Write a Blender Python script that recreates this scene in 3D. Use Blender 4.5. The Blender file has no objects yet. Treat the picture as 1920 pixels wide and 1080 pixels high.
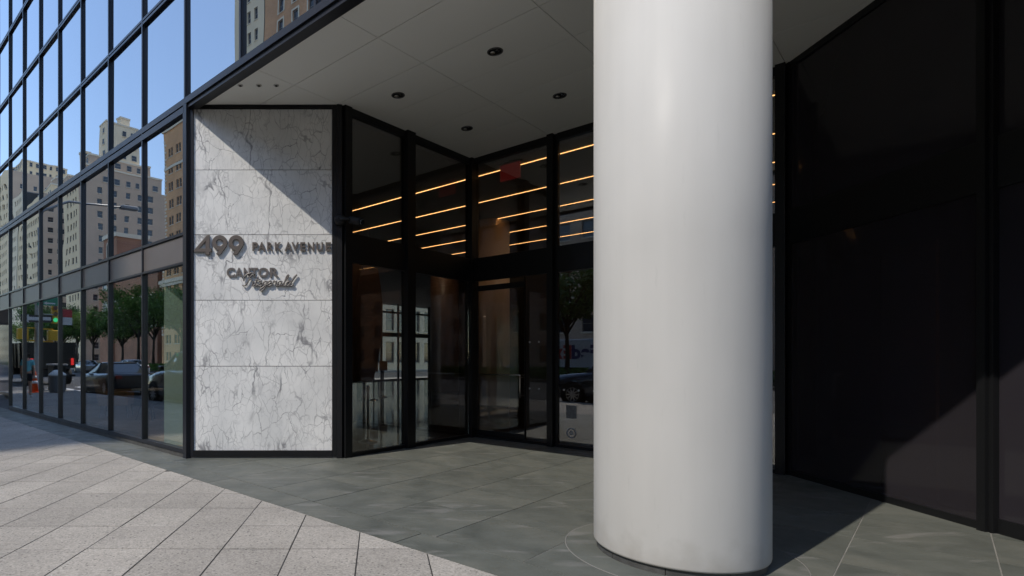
import bpy, math, random
from mathutils import Vector, Matrix
random.seed(7)
SC = bpy.context.scene
COL = SC.collection
R2 = math.sqrt(2.0)

# ------------------------------------------------------------------ camera, sky, sun, exposure
cam_d = bpy.data.cameras.new('camera')
cam = bpy.data.objects.new('camera', cam_d); COL.objects.link(cam)
cam.location = (0, 0, 1.52)
cam.rotation_euler = (math.radians(90), 0, 0)
cam_d.sensor_width = 36.0
cam_d.lens = 19.8
cam_d.shift_x = 0.1292
cam_d.shift_y = 0.0682
cam_d.clip_start = 0.05
cam_d.clip_end = 3000
SC.camera = cam

TO_SUN = Vector((-0.795, -0.606, 1.205)).normalized()
world = bpy.data.worlds.new('World'); SC.world = world
world.use_nodes = True
wn = world.node_tree
bg = wn.nodes['Background']
sky = wn.nodes.new('ShaderNodeTexSky')
sky.sky_type = 'NISHITA'; sky.sun_disc = False
sky.sun_elevation = math.asin(TO_SUN.z)
sky.sun_rotation = math.atan2(TO_SUN.x, TO_SUN.y) % (2*math.pi)
sky.air_density = 1.0; sky.dust_density = 0.25; sky.ozone_density = 1.8
wn.links.new(sky.outputs[0], bg.inputs[0])
bg.inputs[1].default_value = 0.15
sun_d = bpy.data.lights.new('sun', 'SUN')
sun = bpy.data.objects.new('sun', sun_d); COL.objects.link(sun)
sun.location = (-40, -30, 60)
sun_d.energy = 2.0; sun_d.angle = math.radians(0.55); sun_d.color = (1.0, 0.93, 0.84)
sun.rotation_euler = (-TO_SUN).to_track_quat('-Z', 'Y').to_euler()

SC.render.engine = 'CYCLES'
SC.view_settings.view_transform = 'Standard'
SC.view_settings.look = 'None'
SC.view_settings.gamma = 1.0
SC.view_settings.use_curve_mapping = False
SC.view_settings.exposure = 1.2
cy = SC.cycles
cy.use_denoising = True
cy.max_bounces = 8; cy.diffuse_bounces = 4; cy.glossy_bounces = 5
cy.transmission_bounces = 6; cy.transparent_max_bounces = 16
cy.caustics_reflective = False; cy.caustics_refractive = False
cy.sample_clamp_indirect = 6.0

# ------------------------------------------------------------------ object helpers
WORLD = {}
AV = Matrix.Rotation(math.radians(-45), 4, 'Z')       # avenue frame: p along the facade, q into the building

def av(p, q, z=0.0, rz=0.0):
    return Matrix.Translation(AV @ Vector((p, q, z))) @ AV @ Matrix.Rotation(rz, 4, 'Z')

def attach(o, parent, M):
    WORLD[o.name] = M.copy()
    if parent is not None:
        o.parent = parent
        o.matrix_parent_inverse = WORLD[parent.name].inverted()
    o.matrix_basis = M
    return o

def empty(name, M=Matrix.Identity(4), parent=None):
    o = bpy.data.objects.new(name, None); COL.objects.link(o)
    o.empty_display_size = 0.2
    return attach(o, parent, M)

def tag(o, label, cat, group=None):
    o['label'] = label; o['category'] = cat
    if group: o['group'] = group
    return o

def structure(o):
    o['kind'] = 'structure'; return o

def inst(name, mesh, parent, M):
    o = bpy.data.objects.new(name, mesh); COL.objects.link(o)
    return attach(o, parent, M)

class MB:
    def __init__(self): self.v = []; self.f = []; self.m = []; self.s = []
    def quad(self, a, b, c, d, mat=0, smooth=False):
        n = len(self.v); self.v += [a, b, c, d]; self.f.append((n, n+1, n+2, n+3)); self.m.append(mat); self.s.append(smooth)
    def poly(self, pts, mat=0):
        n = len(self.v); self.v += list(pts); self.f.append(tuple(range(n, n+len(pts)))); self.m.append(mat); self.s.append(False)
    def box(self, x0, x1, y0, y1, z0, z1, mat=0):
        n = len(self.v)
        self.v += [(x0,y0,z0),(x1,y0,z0),(x1,y1,z0),(x0,y1,z0),(x0,y0,z1),(x1,y0,z1),(x1,y1,z1),(x0,y1,z1)]
        for q in ((0,3,2,1),(4,5,6,7),(0,1,5,4),(1,2,6,5),(2,3,7,6),(3,0,4,7)):
            self.f.append(tuple(n+i for i in q)); self.m.append(mat); self.s.append(False)
        return self
    def chbox(self, x0, x1, y0, y1, z0, z1, c=0.01, mat=0):
        # a box with chamfered vertical and top edges
        def ring(e, z):
            return [(x0+e+c,y0+e,z),(x1-e-c,y0+e,z),(x1-e,y0+e+c,z),(x1-e,y1-e-c,z),(x1-e-c,y1-e,z),(x0+e+c,y1-e,z),(x0+e,y1-e-c,z),(x0+e,y0+e+c,z)]
        self.loft([ring(0,z0), ring(0,z1-c), ring(c,z1)], True, True, mat, False)
        return self
    def prism(self, pts, z0, z1, mat=0):
        k = len(pts); n = len(self.v)
        self.v += [(x,y,z0) for x,y in pts] + [(x,y,z1) for x,y in pts]
        self.f.append(tuple(n+k+i for i in range(k))); self.m.append(mat); self.s.append(False)
        self.f.append(tuple(n+k-1-i for i in range(k))); self.m.append(mat); self.s.append(False)
        for i in range(k):
            j = (i+1) % k
            self.f.append((n+i, n+j, n+k+j, n+k+i)); self.m.append(mat); self.s.append(False)
        return self
    def loft(self, rings, cap0=True, cap1=True, mat=0, smooth=True):
        k = len(rings[0]); n = len(self.v)
        for r in rings: self.v += [tuple(p) for p in r]
        for a in range(len(rings)-1):
            for i in range(k):
                j = (i+1) % k
                self.f.append((n+a*k+i, n+a*k+j, n+(a+1)*k+j, n+(a+1)*k+i)); self.m.append(mat); self.s.append(smooth)
        if cap0: self.f.append(tuple(n+k-1-i for i in range(k))); self.m.append(mat); self.s.append(False)
        if cap1: self.f.append(tuple(n+(len(rings)-1)*k+i for i in range(k))); self.m.append(mat); self.s.append(False)
        return self
    def lathe(self, prof, seg=24, c=(0,0,0), axis='Z', mat=0, caps=True):
        rings = []
        for r, h in prof:
            ring = []
            for i in range(seg):
                t = 2*math.pi*i/seg
                a, b = r*math.cos(t), r*math.sin(t)
                if axis == 'Z': ring.append((c[0]+a, c[1]+b, c[2]+h))
                elif axis == 'Y': ring.append((c[0]+b, c[1]+h, c[2]+a))
                else: ring.append((c[0]+h, c[1]+a, c[2]+b))
            rings.append(ring)
        return self.loft(rings, caps, caps, mat, True)
    def tube(self, pts, rad, seg=8, mat=0):
        pts = [Vector(p) for p in pts]
        if not isinstance(rad, (list, tuple)): rad = [rad]*len(pts)
        rings = []; up = None
        for i, p in enumerate(pts):
            d = (pts[min(i+1, len(pts)-1)] - pts[max(i-1, 0)]).normalized()
            if up is None:
                up = Vector((0,0,1)) if abs(d.z) < 0.9 else Vector((1,0,0))
            s = d.cross(up).normalized(); up = s.cross(d).normalized()
            rings.append([p + (s*math.cos(2*math.pi*k/seg) + up*math.sin(2*math.pi*k/seg))*rad[i] for k in range(seg)])
        return self.loft(rings, True, True, mat, True)
    def mesh(self, name, mats):
        me = bpy.data.meshes.new(name)
        me.from_pydata([tuple(p) for p in self.v], [], self.f)
        for m in (mats if isinstance(mats, (list, tuple)) else [mats]): me.materials.append(m)
        me.polygons.foreach_set('material_index', self.m)
        me.polygons.foreach_set('use_smooth', self.s)
        me.update()
        return me
    def obj(self, name, mats, parent=None, M=Matrix.Identity(4)):
        return inst(name, self.mesh(name, mats), parent, M)

def clip(poly, planes):
    # planes: (a, b, c) keep a*x + b*y <= c
    for a, b, c in planes:
        out = []
        for i in range(len(poly)):
            P, Q = poly[i], poly[(i+1) % len(poly)]
            dp, dq = a*P[0]+b*P[1]-c, a*Q[0]+b*Q[1]-c
            if dp <= 0: out.append(P)
            if (dp < 0 and dq > 0) or (dp > 0 and dq < 0):
                t = dp/(dp-dq); out.append((P[0]+t*(Q[0]-P[0]), P[1]+t*(Q[1]-P[1])))
        poly = out
        if len(poly) < 3: return []
    return poly

def area(poly):
    return abs(sum(poly[i][0]*poly[(i+1)%len(poly)][1]-poly[(i+1)%len(poly)][0]*poly[i][1] for i in range(len(poly))))/2

# ------------------------------------------------------------------ materials
def newmat(name):
    m = bpy.data.materials.new(name); m.use_nodes = True
    return m, m.node_tree.nodes, m.node_tree.links, m.node_tree.nodes['Principled BSDF']

def P(name, col, rough=0.5, metal=0.0, spec=0.5, var=0.0, vscale=3.0, bump=0.0, bscale=40.0, rand=0.0, emit=None, estr=0.0, rvar=0.0):
    m, N, L, b = newmat(name)
    b.inputs['Base Color'].default_value = (*col, 1)
    b.inputs['Roughness'].default_value = rough
    b.inputs['Metallic'].default_value = metal
    b.inputs['Specular IOR Level'].default_value = spec
    src = None
    if var or bump or rvar or rand:
        tc = N.new('ShaderNodeTexCoord')
    if var or rand:
        hsv = N.new('ShaderNodeHueSaturation'); hsv.inputs['Color'].default_value = (*col, 1)
        val = None
        if var:
            nz = N.new('ShaderNodeTexNoise'); nz.inputs['Scale'].default_value = vscale; nz.inputs['Detail'].default_value = 6
            L.new(tc.outputs['Object'], nz.inputs['Vector'])
            mr = N.new('ShaderNodeMapRange'); mr.inputs[1].default_value = 0.25; mr.inputs[2].default_value = 0.75
            mr.inputs[3].default_value = 1-var; mr.inputs[4].default_value = 1+var
            L.new(nz.outputs['Fac'], mr.inputs[0]); val = mr.outputs[0]
        if rand:
            oi = N.new('ShaderNodeObjectInfo')
            mr2 = N.new('ShaderNodeMapRange'); mr2.inputs[3].default_value = 1-rand; mr2.inputs[4].default_value = 1+rand
            L.new(oi.outputs['Random'], mr2.inputs[0])
            if val is None: val = mr2.outputs[0]
            else:
                mu = N.new('ShaderNodeMath'); mu.operation = 'MULTIPLY'
                L.new(val, mu.inputs[0]); L.new(mr2.outputs[0], mu.inputs[1]); val = mu.outputs[0]
        L.new(val, hsv.inputs['Value']); L.new(hsv.outputs[0], b.inputs['Base Color'])
    if rvar:
        nr = N.new('ShaderNodeTexNoise'); nr.inputs['Scale'].default_value = vscale*1.7; nr.inputs['Detail'].default_value = 5
        L.new(tc.outputs['Object'], nr.inputs['Vector'])
        mr = N.new('ShaderNodeMapRange'); mr.inputs[3].default_value = max(0.02, rough-rvar); mr.inputs[4].default_value = rough+rvar
        L.new(nr.outputs['Fac'], mr.inputs[0]); L.new(mr.outputs[0], b.inputs['Roughness'])
    if bump:
        nb = N.new('ShaderNodeTexNoise'); nb.inputs['Scale'].default_value = bscale; nb.inputs['Detail'].default_value = 4
        L.new(tc.outputs['Object'], nb.inputs['Vector'])
        bp = N.new('ShaderNodeBump'); bp.inputs['Strength'].default_value = bump; bp.inputs['Distance'].default_value = 0.01
        L.new(nb.outputs['Fac'], bp.inputs['Height']); L.new(bp.outputs[0], b.inputs['Normal'])
    if emit:
        b.inputs['Emission Color'].default_value = (*emit, 1); b.inputs['Emission Strength'].default_value = estr
    return m

def warp_normal(N, L, amount, scale):
    tc = N.new('ShaderNodeTexCoord'); oi = N.new('ShaderNodeObjectInfo')
    ad = N.new('ShaderNodeVectorMath'); ad.operation = 'MULTIPLY_ADD'
    mul = N.new('ShaderNodeVectorMath'); mul.operation = 'SCALE'; mul.inputs['Scale'].default_value = 37.0
    cmb = N.new('ShaderNodeCombineXYZ')
    L.new(oi.outputs['Random'], cmb.inputs[0]); L.new(oi.outputs['Random'], cmb.inputs[2])
    L.new(cmb.outputs[0], mul.inputs[0])
    add = N.new('ShaderNodeVectorMath'); add.operation = 'ADD'
    L.new(tc.outputs['Object'], add.inputs[0]); L.new(mul.outputs[0], add.inputs[1])
    nz = N.new('ShaderNodeTexNoise'); nz.inputs['Scale'].default_value = scale; nz.inputs['Detail'].default_value = 0.5
    L.new(add.outputs[0], nz.inputs['Vector'])
    mu = N.new('ShaderNodeMath'); mu.operation = 'MULTIPLY'; mu.inputs[1].default_value = amount
    L.new(nz.outputs['Fac'], mu.inputs[0])
    bp = N.new('ShaderNodeBump'); bp.inputs['Strength'].default_value = 1.0; bp.inputs['Distance'].default_value = 1.0
    L.new(mu.outputs[0], bp.inputs['Height'])
    return bp.outputs[0]

def glass(name, tint, refl, fres_gain, base_refl, warp=0.0, wscale=0.7, rough=0.0, opaque=None):
    # a pane: glossy reflection (grows with grazing angle) over see-through tint or a dark back
    m = bpy.data.materials.new(name); m.use_nodes = True
    N, L = m.node_tree.nodes, m.node_tree.links
    N.remove(N['Principled BSDF']); out = N['Material Output']
    gl = N.new('ShaderNodeBsdfGlossy'); gl.inputs['Color'].default_value = (*refl, 1); gl.inputs['Roughness'].default_value = rough
    if opaque:
        tr = N.new('ShaderNodeBsdfDiffuse'); tr.inputs['Color'].default_value = (*opaque, 1)
    else:
        tr = N.new('ShaderNodeBsdfTransparent'); tr.inputs['Color'].default_value = (*tint, 1)
    ge = N.new('ShaderNodeNewGeometry')
    dt = N.new('ShaderNodeVectorMath'); dt.operation = 'DOT_PRODUCT'
    L.new(ge.outputs['Normal'], dt.inputs[0]); L.new(ge.outputs['Incoming'], dt.inputs[1])
    ab = N.new('ShaderNodeMath'); ab.operation = 'ABSOLUTE'; L.new(dt.outputs['Value'], ab.inputs[0])
    om = N.new('ShaderNodeMath'); om.operation = 'SUBTRACT'; om.inputs[0].default_value = 1.0; om.use_clamp = True; L.new(ab.outputs[0], om.inputs[1])
    pw = N.new('ShaderNodeMath'); pw.operation = 'POWER'; pw.inputs[1].default_value = 5.0; L.new(om.outputs[0], pw.inputs[0])
    sl = N.new('ShaderNodeMath'); sl.operation = 'MULTIPLY_ADD'; sl.inputs[1].default_value = 0.96; sl.inputs[2].default_value = 0.04; L.new(pw.outputs[0], sl.inputs[0])
    ma = N.new('ShaderNodeMath'); ma.operation = 'MULTIPLY_ADD'; ma.use_clamp = True
    ma.inputs[1].default_value = fres_gain; ma.inputs[2].default_value = base_refl
    L.new(sl.outputs[0], ma.inputs[0])
    mx = N.new('ShaderNodeMixShader')
    L.new(ma.outputs[0], mx.inputs[0]); L.new(tr.outputs[0], mx.inputs[1]); L.new(gl.outputs[0], mx.inputs[2])
    L.new(mx.outputs[0], out.inputs['Surface'])
    if warp:
        nrm = warp_normal(N, L, warp, wscale)
        L.new(nrm, gl.inputs['Normal'])
    return m

def marble_mat():
    m, N, L, b = newmat('veined_marble')
    tc = N.new('ShaderNodeTexCoord'); oi = N.new('ShaderNodeObjectInfo')
    off = N.new('ShaderNodeCombineXYZ'); mul = N.new('ShaderNodeMath'); mul.operation = 'MULTIPLY'; mul.inputs[1].default_value = 23.0
    L.new(oi.outputs['Random'], mul.inputs[0]); L.new(mul.outputs[0], off.inputs[0]); L.new(mul.outputs[0], off.inputs[2])
    add = N.new('ShaderNodeVectorMath'); add.operation = 'ADD'
    L.new(tc.outputs['Object'], add.inputs[0]); L.new(off.outputs[0], add.inputs[1])
    # bend the coordinates
    def noise(scale, detail=3, vec=None, out='Fac'):
        n = N.new('ShaderNodeTexNoise'); n.inputs['Scale'].default_value = scale; n.inputs['Detail'].default_value = detail
        L.new(vec or add.outputs[0], n.inputs['Vector']); return n.outputs[out]
    def warped(scale, amt, rot, sx, sz):
        c = noise(scale, 4, None, 'Color')
        sub = N.new('ShaderNodeVectorMath'); sub.operation = 'SUBTRACT'; sub.inputs[1].default_value = (0.5,0.5,0.5); L.new(c, sub.inputs[0])
        sca = N.new('ShaderNodeVectorMath'); sca.operation = 'SCALE'; sca.inputs['Scale'].default_value = amt; L.new(sub.outputs[0], sca.inputs[0])
        ad = N.new('ShaderNodeVectorMath'); ad.operation = 'ADD'; L.new(add.outputs[0], ad.inputs[0]); L.new(sca.outputs[0], ad.inputs[1])
        mp = N.new('ShaderNodeMapping'); mp.inputs['Rotation'].default_value = (0, rot, 0); mp.inputs['Scale'].default_value = (sx, 1.0, sz)
        L.new(ad.outputs[0], mp.inputs['Vector']); return mp.outputs[0]
    def ramp(v, a, b_, lo, hi):
        r = N.new('ShaderNodeMapRange'); r.interpolation_type = 'SMOOTHSTEP'
        r.inputs[1].default_value = a; r.inputs[2].default_value = b_; r.inputs[3].default_value = lo; r.inputs[4].default_value = hi
        L.new(v, r.inputs[0]); return r.outputs[0]
    def mult(a, b_):
        x = N.new('ShaderNodeMath'); x.operation = 'MULTIPLY'; x.use_clamp = True
        L.new(a, x.inputs[0])
        if isinstance(b_, float): x.inputs[1].default_value = b_
        else: L.new(b_, x.inputs[1])
        return x.outputs[0]
    def maxi(a, b_):
        x = N.new('ShaderNodeMath'); x.operation = 'MAXIMUM'; L.new(a, x.inputs[0]); L.new(b_, x.inputs[1]); return x.outputs[0]
    def cells(vec, scale):
        v = N.new('ShaderNodeTexVoronoi'); v.feature = 'DISTANCE_TO_EDGE'; v.inputs['Scale'].default_value = scale
        L.new(vec, v.inputs['Vector']); return v.outputs['Distance']
    # tall cracked cells, medium and fine
    def contour(vec, scale, wdt, detail=3.0):
        n = noise(scale, detail, vec)
        x = N.new('ShaderNodeMath'); x.operation = 'SUBTRACT'; x.inputs[1].default_value = 0.5; L.new(n, x.inputs[0])
        y = N.new('ShaderNodeMath'); y.operation = 'ABSOLUTE'; L.new(x.outputs[0], y.inputs[0])
        return ramp(y.outputs[0], 0.0, wdt, 1.0, 0.0)
    c1 = cells(warped(3.5, 0.18, 0.14, 1.0, 0.32), 8.0)
    k1 = mult(ramp(c1, 0.0, 0.048, 1.0, 0.0), ramp(noise(2.6, 4), 0.36, 0.66, 0.10, 0.74))
    c2 = cells(warped(7.0, 0.12, 0.10, 1.0, 0.38), 13.0)
    k2 = mult(ramp(c2, 0.0, 0.05, 1.0, 0.0), ramp(noise(3.4, 4), 0.42, 0.68, 0.03, 0.55))
    c3 = cells(warped(4.5, 0.22, 0.25, 1.0, 0.7), 3.4)
    k3 = mult(ramp(c3, 0.0, 0.016, 1.0, 0.0), ramp(noise(2.0, 3), 0.40, 0.60, 0.0, 0.95))
    mpv = warped(2.2, 0.30, 0.24, 1.0, 0.16)
    k4 = mult(contour(mpv, 1.5, 0.014, 4.0), ramp(noise(1.7, 5), 0.44, 0.60, 0.0, 0.9))
    k5 = mult(mult(contour(mpv, 1.5, 0.06, 4.0), ramp(noise(3.7, 5), 0.50, 0.66, 0.0, 0.45)), ramp(noise(1.1, 2), 0.42, 0.6, 0.0, 1.0))
    k4 = maxi(k4, k5)
    tot = maxi(maxi(k1, k2), maxi(k3, k4))
    cloud = noise(1.5, 6)
    basec = N.new('ShaderNodeMix'); basec.data_type = 'RGBA'
    basec.inputs[6].default_value = (0.535, 0.535, 0.52, 1); basec.inputs[7].default_value = (0.665, 0.66, 0.635, 1)
    L.new(ramp(cloud, 0.3, 0.7, 0.0, 1.0), basec.inputs[0])
    mx = N.new('ShaderNodeMix'); mx.data_type = 'RGBA'; mx.inputs[7].default_value = (0.17, 0.17, 0.175, 1)
    L.new(tot, mx.inputs[0]); L.new(basec.outputs[2], mx.inputs[6])
    L.new(mx.outputs[2], b.inputs['Base Color'])
    b.inputs['Roughness'].default_value = 0.38; b.inputs['Specular IOR Level'].default_value = 0.35
    return m

def paver_mat():
    m, N, L, b = newmat('concrete_paver')
    tc = N.new('ShaderNodeTexCoord'); oi = N.new('ShaderNodeObjectInfo'); geo = N.new('ShaderNodeNewGeometry')
    def noise(scale, detail, vec):
        n = N.new('ShaderNodeTexNoise'); n.inputs['Scale'].default_value = scale; n.inputs['Detail'].default_value = detail
        L.new(vec, n.inputs['Vector']); return n.outputs['Fac']
    pos = geo.outputs['Position']
    def ramp(v, a, b_, lo, hi):
        r = N.new('ShaderNodeMapRange'); r.inputs[1].default_value = a; r.inputs[2].default_value = b_; r.inputs[3].default_value = lo; r.inputs[4].default_value = hi
        L.new(v, r.inputs[0]); return r.outputs[0]
    vor = N.new('ShaderNodeTexVoronoi'); vor.inputs['Scale'].default_value = 85.0; L.new(pos, vor.inputs['Vector'])
    sep = N.new('ShaderNodeSeparateColor'); L.new(vor.outputs['Color'], sep.inputs[0])
    speck = ramp(sep.outputs[0], 0.0, 1.0, 0.74, 1.17)
    vor2 = N.new('ShaderNodeTexVoronoi'); vor2.inputs['Scale'].default_value = 42.0; L.new(pos, vor2.inputs['Vector'])
    sep2 = N.new('ShaderNodeSeparateColor'); L.new(vor2.outputs['Color'], sep2.inputs[0])
    dark = ramp(sep2.outputs[1], 0.80, 0.90, 1.0, 0.45)
    d2 = N.new('ShaderNodeMath'); d2.operation = 'LESS_THAN'; d2.inputs[1].default_value = 0.34; L.new(vor2.outputs['Distance'], d2.inputs[0])
    big = ramp(noise(0.8, 6, pos), 0.3, 0.7, 0.82, 1.14)
    stain = ramp(noise(6.0, 4, pos), 0.58, 0.75, 1.0, 0.84)
    gum = N.new('ShaderNodeTexVoronoi'); gum.inputs['Scale'].default_value = 2.3; L.new(pos, gum.inputs['Vector'])
    gs_ = N.new('ShaderNodeSeparateColor'); L.new(gum.outputs['Color'], gs_.inputs[0])
    gsz = ramp(gs_.outputs[0], 0.55, 1.0, 0.0, 0.075)
    gd = N.new('ShaderNodeMath'); gd.operation = 'LESS_THAN'; L.new(gum.outputs['Distance'], gd.inputs[0]); L.new(gsz, gd.inputs[1])
    gumf = ramp(gd.outputs[0], 0, 1, 1.0, 0.62)
    rnd = ramp(oi.outputs['Random'], 0, 1, 0.91, 1.08)
    cur = speck
    mixd = N.new('ShaderNodeMix'); mixd.data_type = 'FLOAT'; mixd.inputs[2].default_value = 1.0
    L.new(d2.outputs[0], mixd.inputs[0]); L.new(dark, mixd.inputs[3])
    for o in (mixd.outputs[0], big, stain, rnd, gumf):
        mu = N.new('ShaderNodeMath'); mu.operation = 'MULTIPLY'; L.new(cur, mu.inputs[0]); L.new(o, mu.inputs[1]); cur = mu.outputs[0]
    hsv = N.new('ShaderNodeHueSaturation'); hsv.inputs['Color'].default_value = (0.275, 0.255, 0.225, 1)
    L.new(cur, hsv.inputs['Value']); L.new(hsv.outputs[0], b.inputs['Base Color'])
    b.inputs['Roughness'].default_value = 0.8; b.inputs['Specular IOR Level'].default_value = 0.3
    bp = N.new('ShaderNodeBump'); bp.inputs['Strength'].default_value = 0.5; bp.inputs['Distance'].default_value = 0.003
    L.new(noise(160, 2, pos), bp.inputs['Height']); L.new(bp.outputs[0], b.inputs['Normal'])
    return m

def slate_mat():
    m, N, L, b = newmat('riven_slate')
    tc = N.new('ShaderNodeTexCoord'); oi = N.new('ShaderNodeObjectInfo'); geo = N.new('ShaderNodeNewGeometry')
    pos = geo.outputs['Position']
    off = N.new('ShaderNodeCombineXYZ'); mul = N.new('ShaderNodeMath'); mul.operation = 'MULTIPLY'; mul.inputs[1].default_value = 31.0
    L.new(oi.outputs['Random'], mul.inputs[0]); L.new(mul.outputs[0], off.inputs[0]); L.new(mul.outputs[0], off.inputs[1])
    add = N.new('ShaderNodeVectorMath'); add.operation = 'ADD'; L.new(pos, add.inputs[0]); L.new(off.outputs[0], add.inputs[1])
    def noise(scale, detail, vec, dist=0.0):
        n = N.new('ShaderNodeTexNoise'); n.inputs['Scale'].default_value = scale; n.inputs['Detail'].default_value = detail
        n.inputs['Distortion'].default_value = dist
        L.new(vec, n.inputs['Vector']); return n.outputs['Fac']
    def ramp(v, a, b_, lo, hi):
        r = N.new('ShaderNodeMapRange'); r.inputs[1].default_value = a; r.inputs[2].default_value = b_; r.inputs[3].default_value = lo; r.inputs[4].default_value = hi
        L.new(v, r.inputs[0]); return r.outputs[0]
    mp = N.new('ShaderNodeMapping'); mp.inputs['Rotation'].default_value = (0,0,math.radians(28)); mp.inputs['Scale'].default_value = (0.7, 3.2, 1)
    L.new(add.outputs[0], mp.inputs['Vector'])
    n1 = noise(1.6, 6, add.outputs[0], 0.6); n2 = noise(1.3, 5, mp.outputs[0], 1.2)
    cr = N.new('ShaderNodeValToRGB'); e = cr.color_ramp.elements
    e[0].position = 0.3; e[0].color = (0.064, 0.069, 0.060, 1); e[1].position = 0.72; e[1].color = (0.104, 0.106, 0.090, 1)
    x = cr.color_ramp.elements.new(0.5); x.color = (0.082, 0.087, 0.075, 1)
    L.new(n1, cr.inputs[0])
    scr = ramp(n2, 0.60, 0.69, 0.0, 0.5)           # pale riven scars
    mx = N.new('ShaderNodeMix'); mx.data_type = 'RGBA'; mx.inputs[7].default_value = (0.17, 0.165, 0.155, 1)
    L.new(scr, mx.inputs[0]); L.new(cr.outputs[0], mx.inputs[6])
    hsv = N.new('ShaderNodeHueSaturation'); L.new(mx.outputs[2], hsv.inputs['Color']); L.new(ramp(oi.outputs['Random'], 0, 1, 0.93, 1.07), hsv.inputs['Value'])
    L.new(hsv.outputs[0], b.inputs['Base Color'])
    L.new(ramp(noise(5, 5, add.outputs[0]), 0.3, 0.7, 0.42, 0.66), b.inputs['Roughness'])
    b.inputs['Specular IOR Level'].default_value = 0.45
    hs = N.new('ShaderNodeMath'); hs.operation = 'ADD'; L.new(n2, hs.inputs[0])
    fine = N.new('ShaderNodeMath'); fine.operation = 'MULTIPLY'; fine.inputs[1].default_value = 0.35; L.new(noise(26, 5, add.outputs[0]), fine.inputs[0]); L.new(fine.outputs[0], hs.inputs[1])
    bp = N.new('ShaderNodeBump'); bp.inputs['Strength'].default_value = 0.5; bp.inputs['Distance'].default_value = 0.012
    L.new(hs.outputs[0], bp.inputs['Height']); L.new(bp.outputs[0], b.inputs['Normal'])
    return m

def brick_mat(name, c1, c2, mortar, scale=1.0):
    m, N, L, b = newmat(name)
    tc = N.new('ShaderNodeTexCoord')
    mp = N.new('ShaderNodeMapping'); mp.inputs['Rotation'].default_value = (math.radians(90), 0, 0)
    L.new(tc.outputs['Object'], mp.inputs['Vector'])
    br = N.new('ShaderNodeTexBrick'); br.inputs['Color1'].default_value = (*c1, 1); br.inputs['Color2'].default_value = (*c2, 1); br.inputs['Mortar'].default_value = (*mortar, 1)
    br.inputs['Scale'].default_value = scale; br.inputs['Mortar Size'].default_value = 0.012; br.inputs['Brick Width'].default_value = 0.42; br.inputs['Row Height'].default_value = 0.14
    L.new(mp.outputs[0], br.inputs['Vector'])
    nz = N.new('ShaderNodeTexNoise'); nz.inputs['Scale'].default_value = 0.25; nz.inputs['Detail'].default_value = 6; L.new(tc.outputs['Object'], nz.inputs['Vector'])
    mr = N.new('ShaderNodeMapRange'); mr.inputs[1].default_value = 0.3; mr.inputs[2].default_value = 0.7; mr.inputs[3].default_value = 0.82; mr.inputs[4].default_value = 1.15; L.new(nz.outputs['Fac'], mr.inputs[0])
    hsv = N.new('ShaderNodeHueSaturation'); L.new(br.outputs['Color'], hsv.inputs['Color']); L.new(mr.outputs[0], hsv.inputs['Value']); L.new(hsv.outputs[0], b.inputs['Base Color'])
    b.inputs['Roughness'].default_value = 0.85
    return m

M_BLACK = P('black_anodised_metal', (0.007, 0.0073, 0.008), 0.4, 0.0, 0.3, rvar=0.08, vscale=2)
M_FRAME = P('dark_bronze_frame', (0.014, 0.015, 0.019), 0.32, 0.2, 0.45, rvar=0.06, vscale=2)
M_SPAN = P('bronze_spandrel_panel', (0.16, 0.145, 0.14), 0.36, 0.5, 0.5, var=0.12, vscale=1.2, rand=0.08)
M_MIRROR = glass('blue_reflective_glass', (1,1,1), (0.77, 0.78, 0.80), 1.0, 0.43, warp=0.0036, wscale=0.65, opaque=(0.012, 0.016, 0.022))
M_SHOPGLASS = glass('ground_floor_glass', (0.88, 0.90, 0.88), (0.93, 0.94, 0.95), 1.1, 0.20, warp=0.0011, wscale=0.8)
M_ENTRY = glass('entrance_glass', (0.88, 0.86, 0.83), (0.9, 0.92, 0.95), 1.0, 0.095)
M_LOBBYWIN = glass('rear_window_glass', (0.85, 0.87, 0.86), (0.9, 0.92, 0.95), 0.8, 0.0)
M_BLACKGLASS = P('black_back_painted_glass', (0.025, 0.0225, 0.027), 0.07, 0.0, 0.5, var=0.10, vscale=0.8, rvar=0.03)
M_CGLASS, N_, L_, b_ = newmat('dark_tinted_glass')
b_.inputs['Base Color'].default_value = (0.032, 0.029, 0.034, 1); b_.inputs['Roughness'].default_value = 0.06
t_ = N_.new('ShaderNodeBsdfTransparent'); t_.inputs['Color'].default_value = (0.7, 0.66, 0.62, 1)
x_ = N_.new('ShaderNodeMixShader'); x_.inputs[0].default_value = 0.35
L_.new(b_.outputs[0], x_.inputs[1]); L_.new(t_.outputs[0], x_.inputs[2]); L_.new(x_.outputs[0], N_['Material Output'].inputs['Surface'])
M_ADDEDNICHE = P('added_niche_glow', (0.6, 0.5, 0.4), 0.5, emit=(1.0, 0.76, 0.58), estr=6.0)  # glow of the strip added behind the dark glass
M_MARBLE = marble_mat()
M_PAVER = paver_mat()
M_SLATE = slate_mat()
M_JOINT = P('dark_open_joint', (0.018, 0.017, 0.015), 0.95, var=0.4, vscale=3)
M_GROUT = P('pale_grout', (0.165, 0.16, 0.145), 0.9, var=0.25, vscale=5)
M_SOFFIT = P('painted_soffit_panel', (0.82, 0.815, 0.77), 0.55, 0.0, 0.4, var=0.02, vscale=0.7, rand=0.012)
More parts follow.
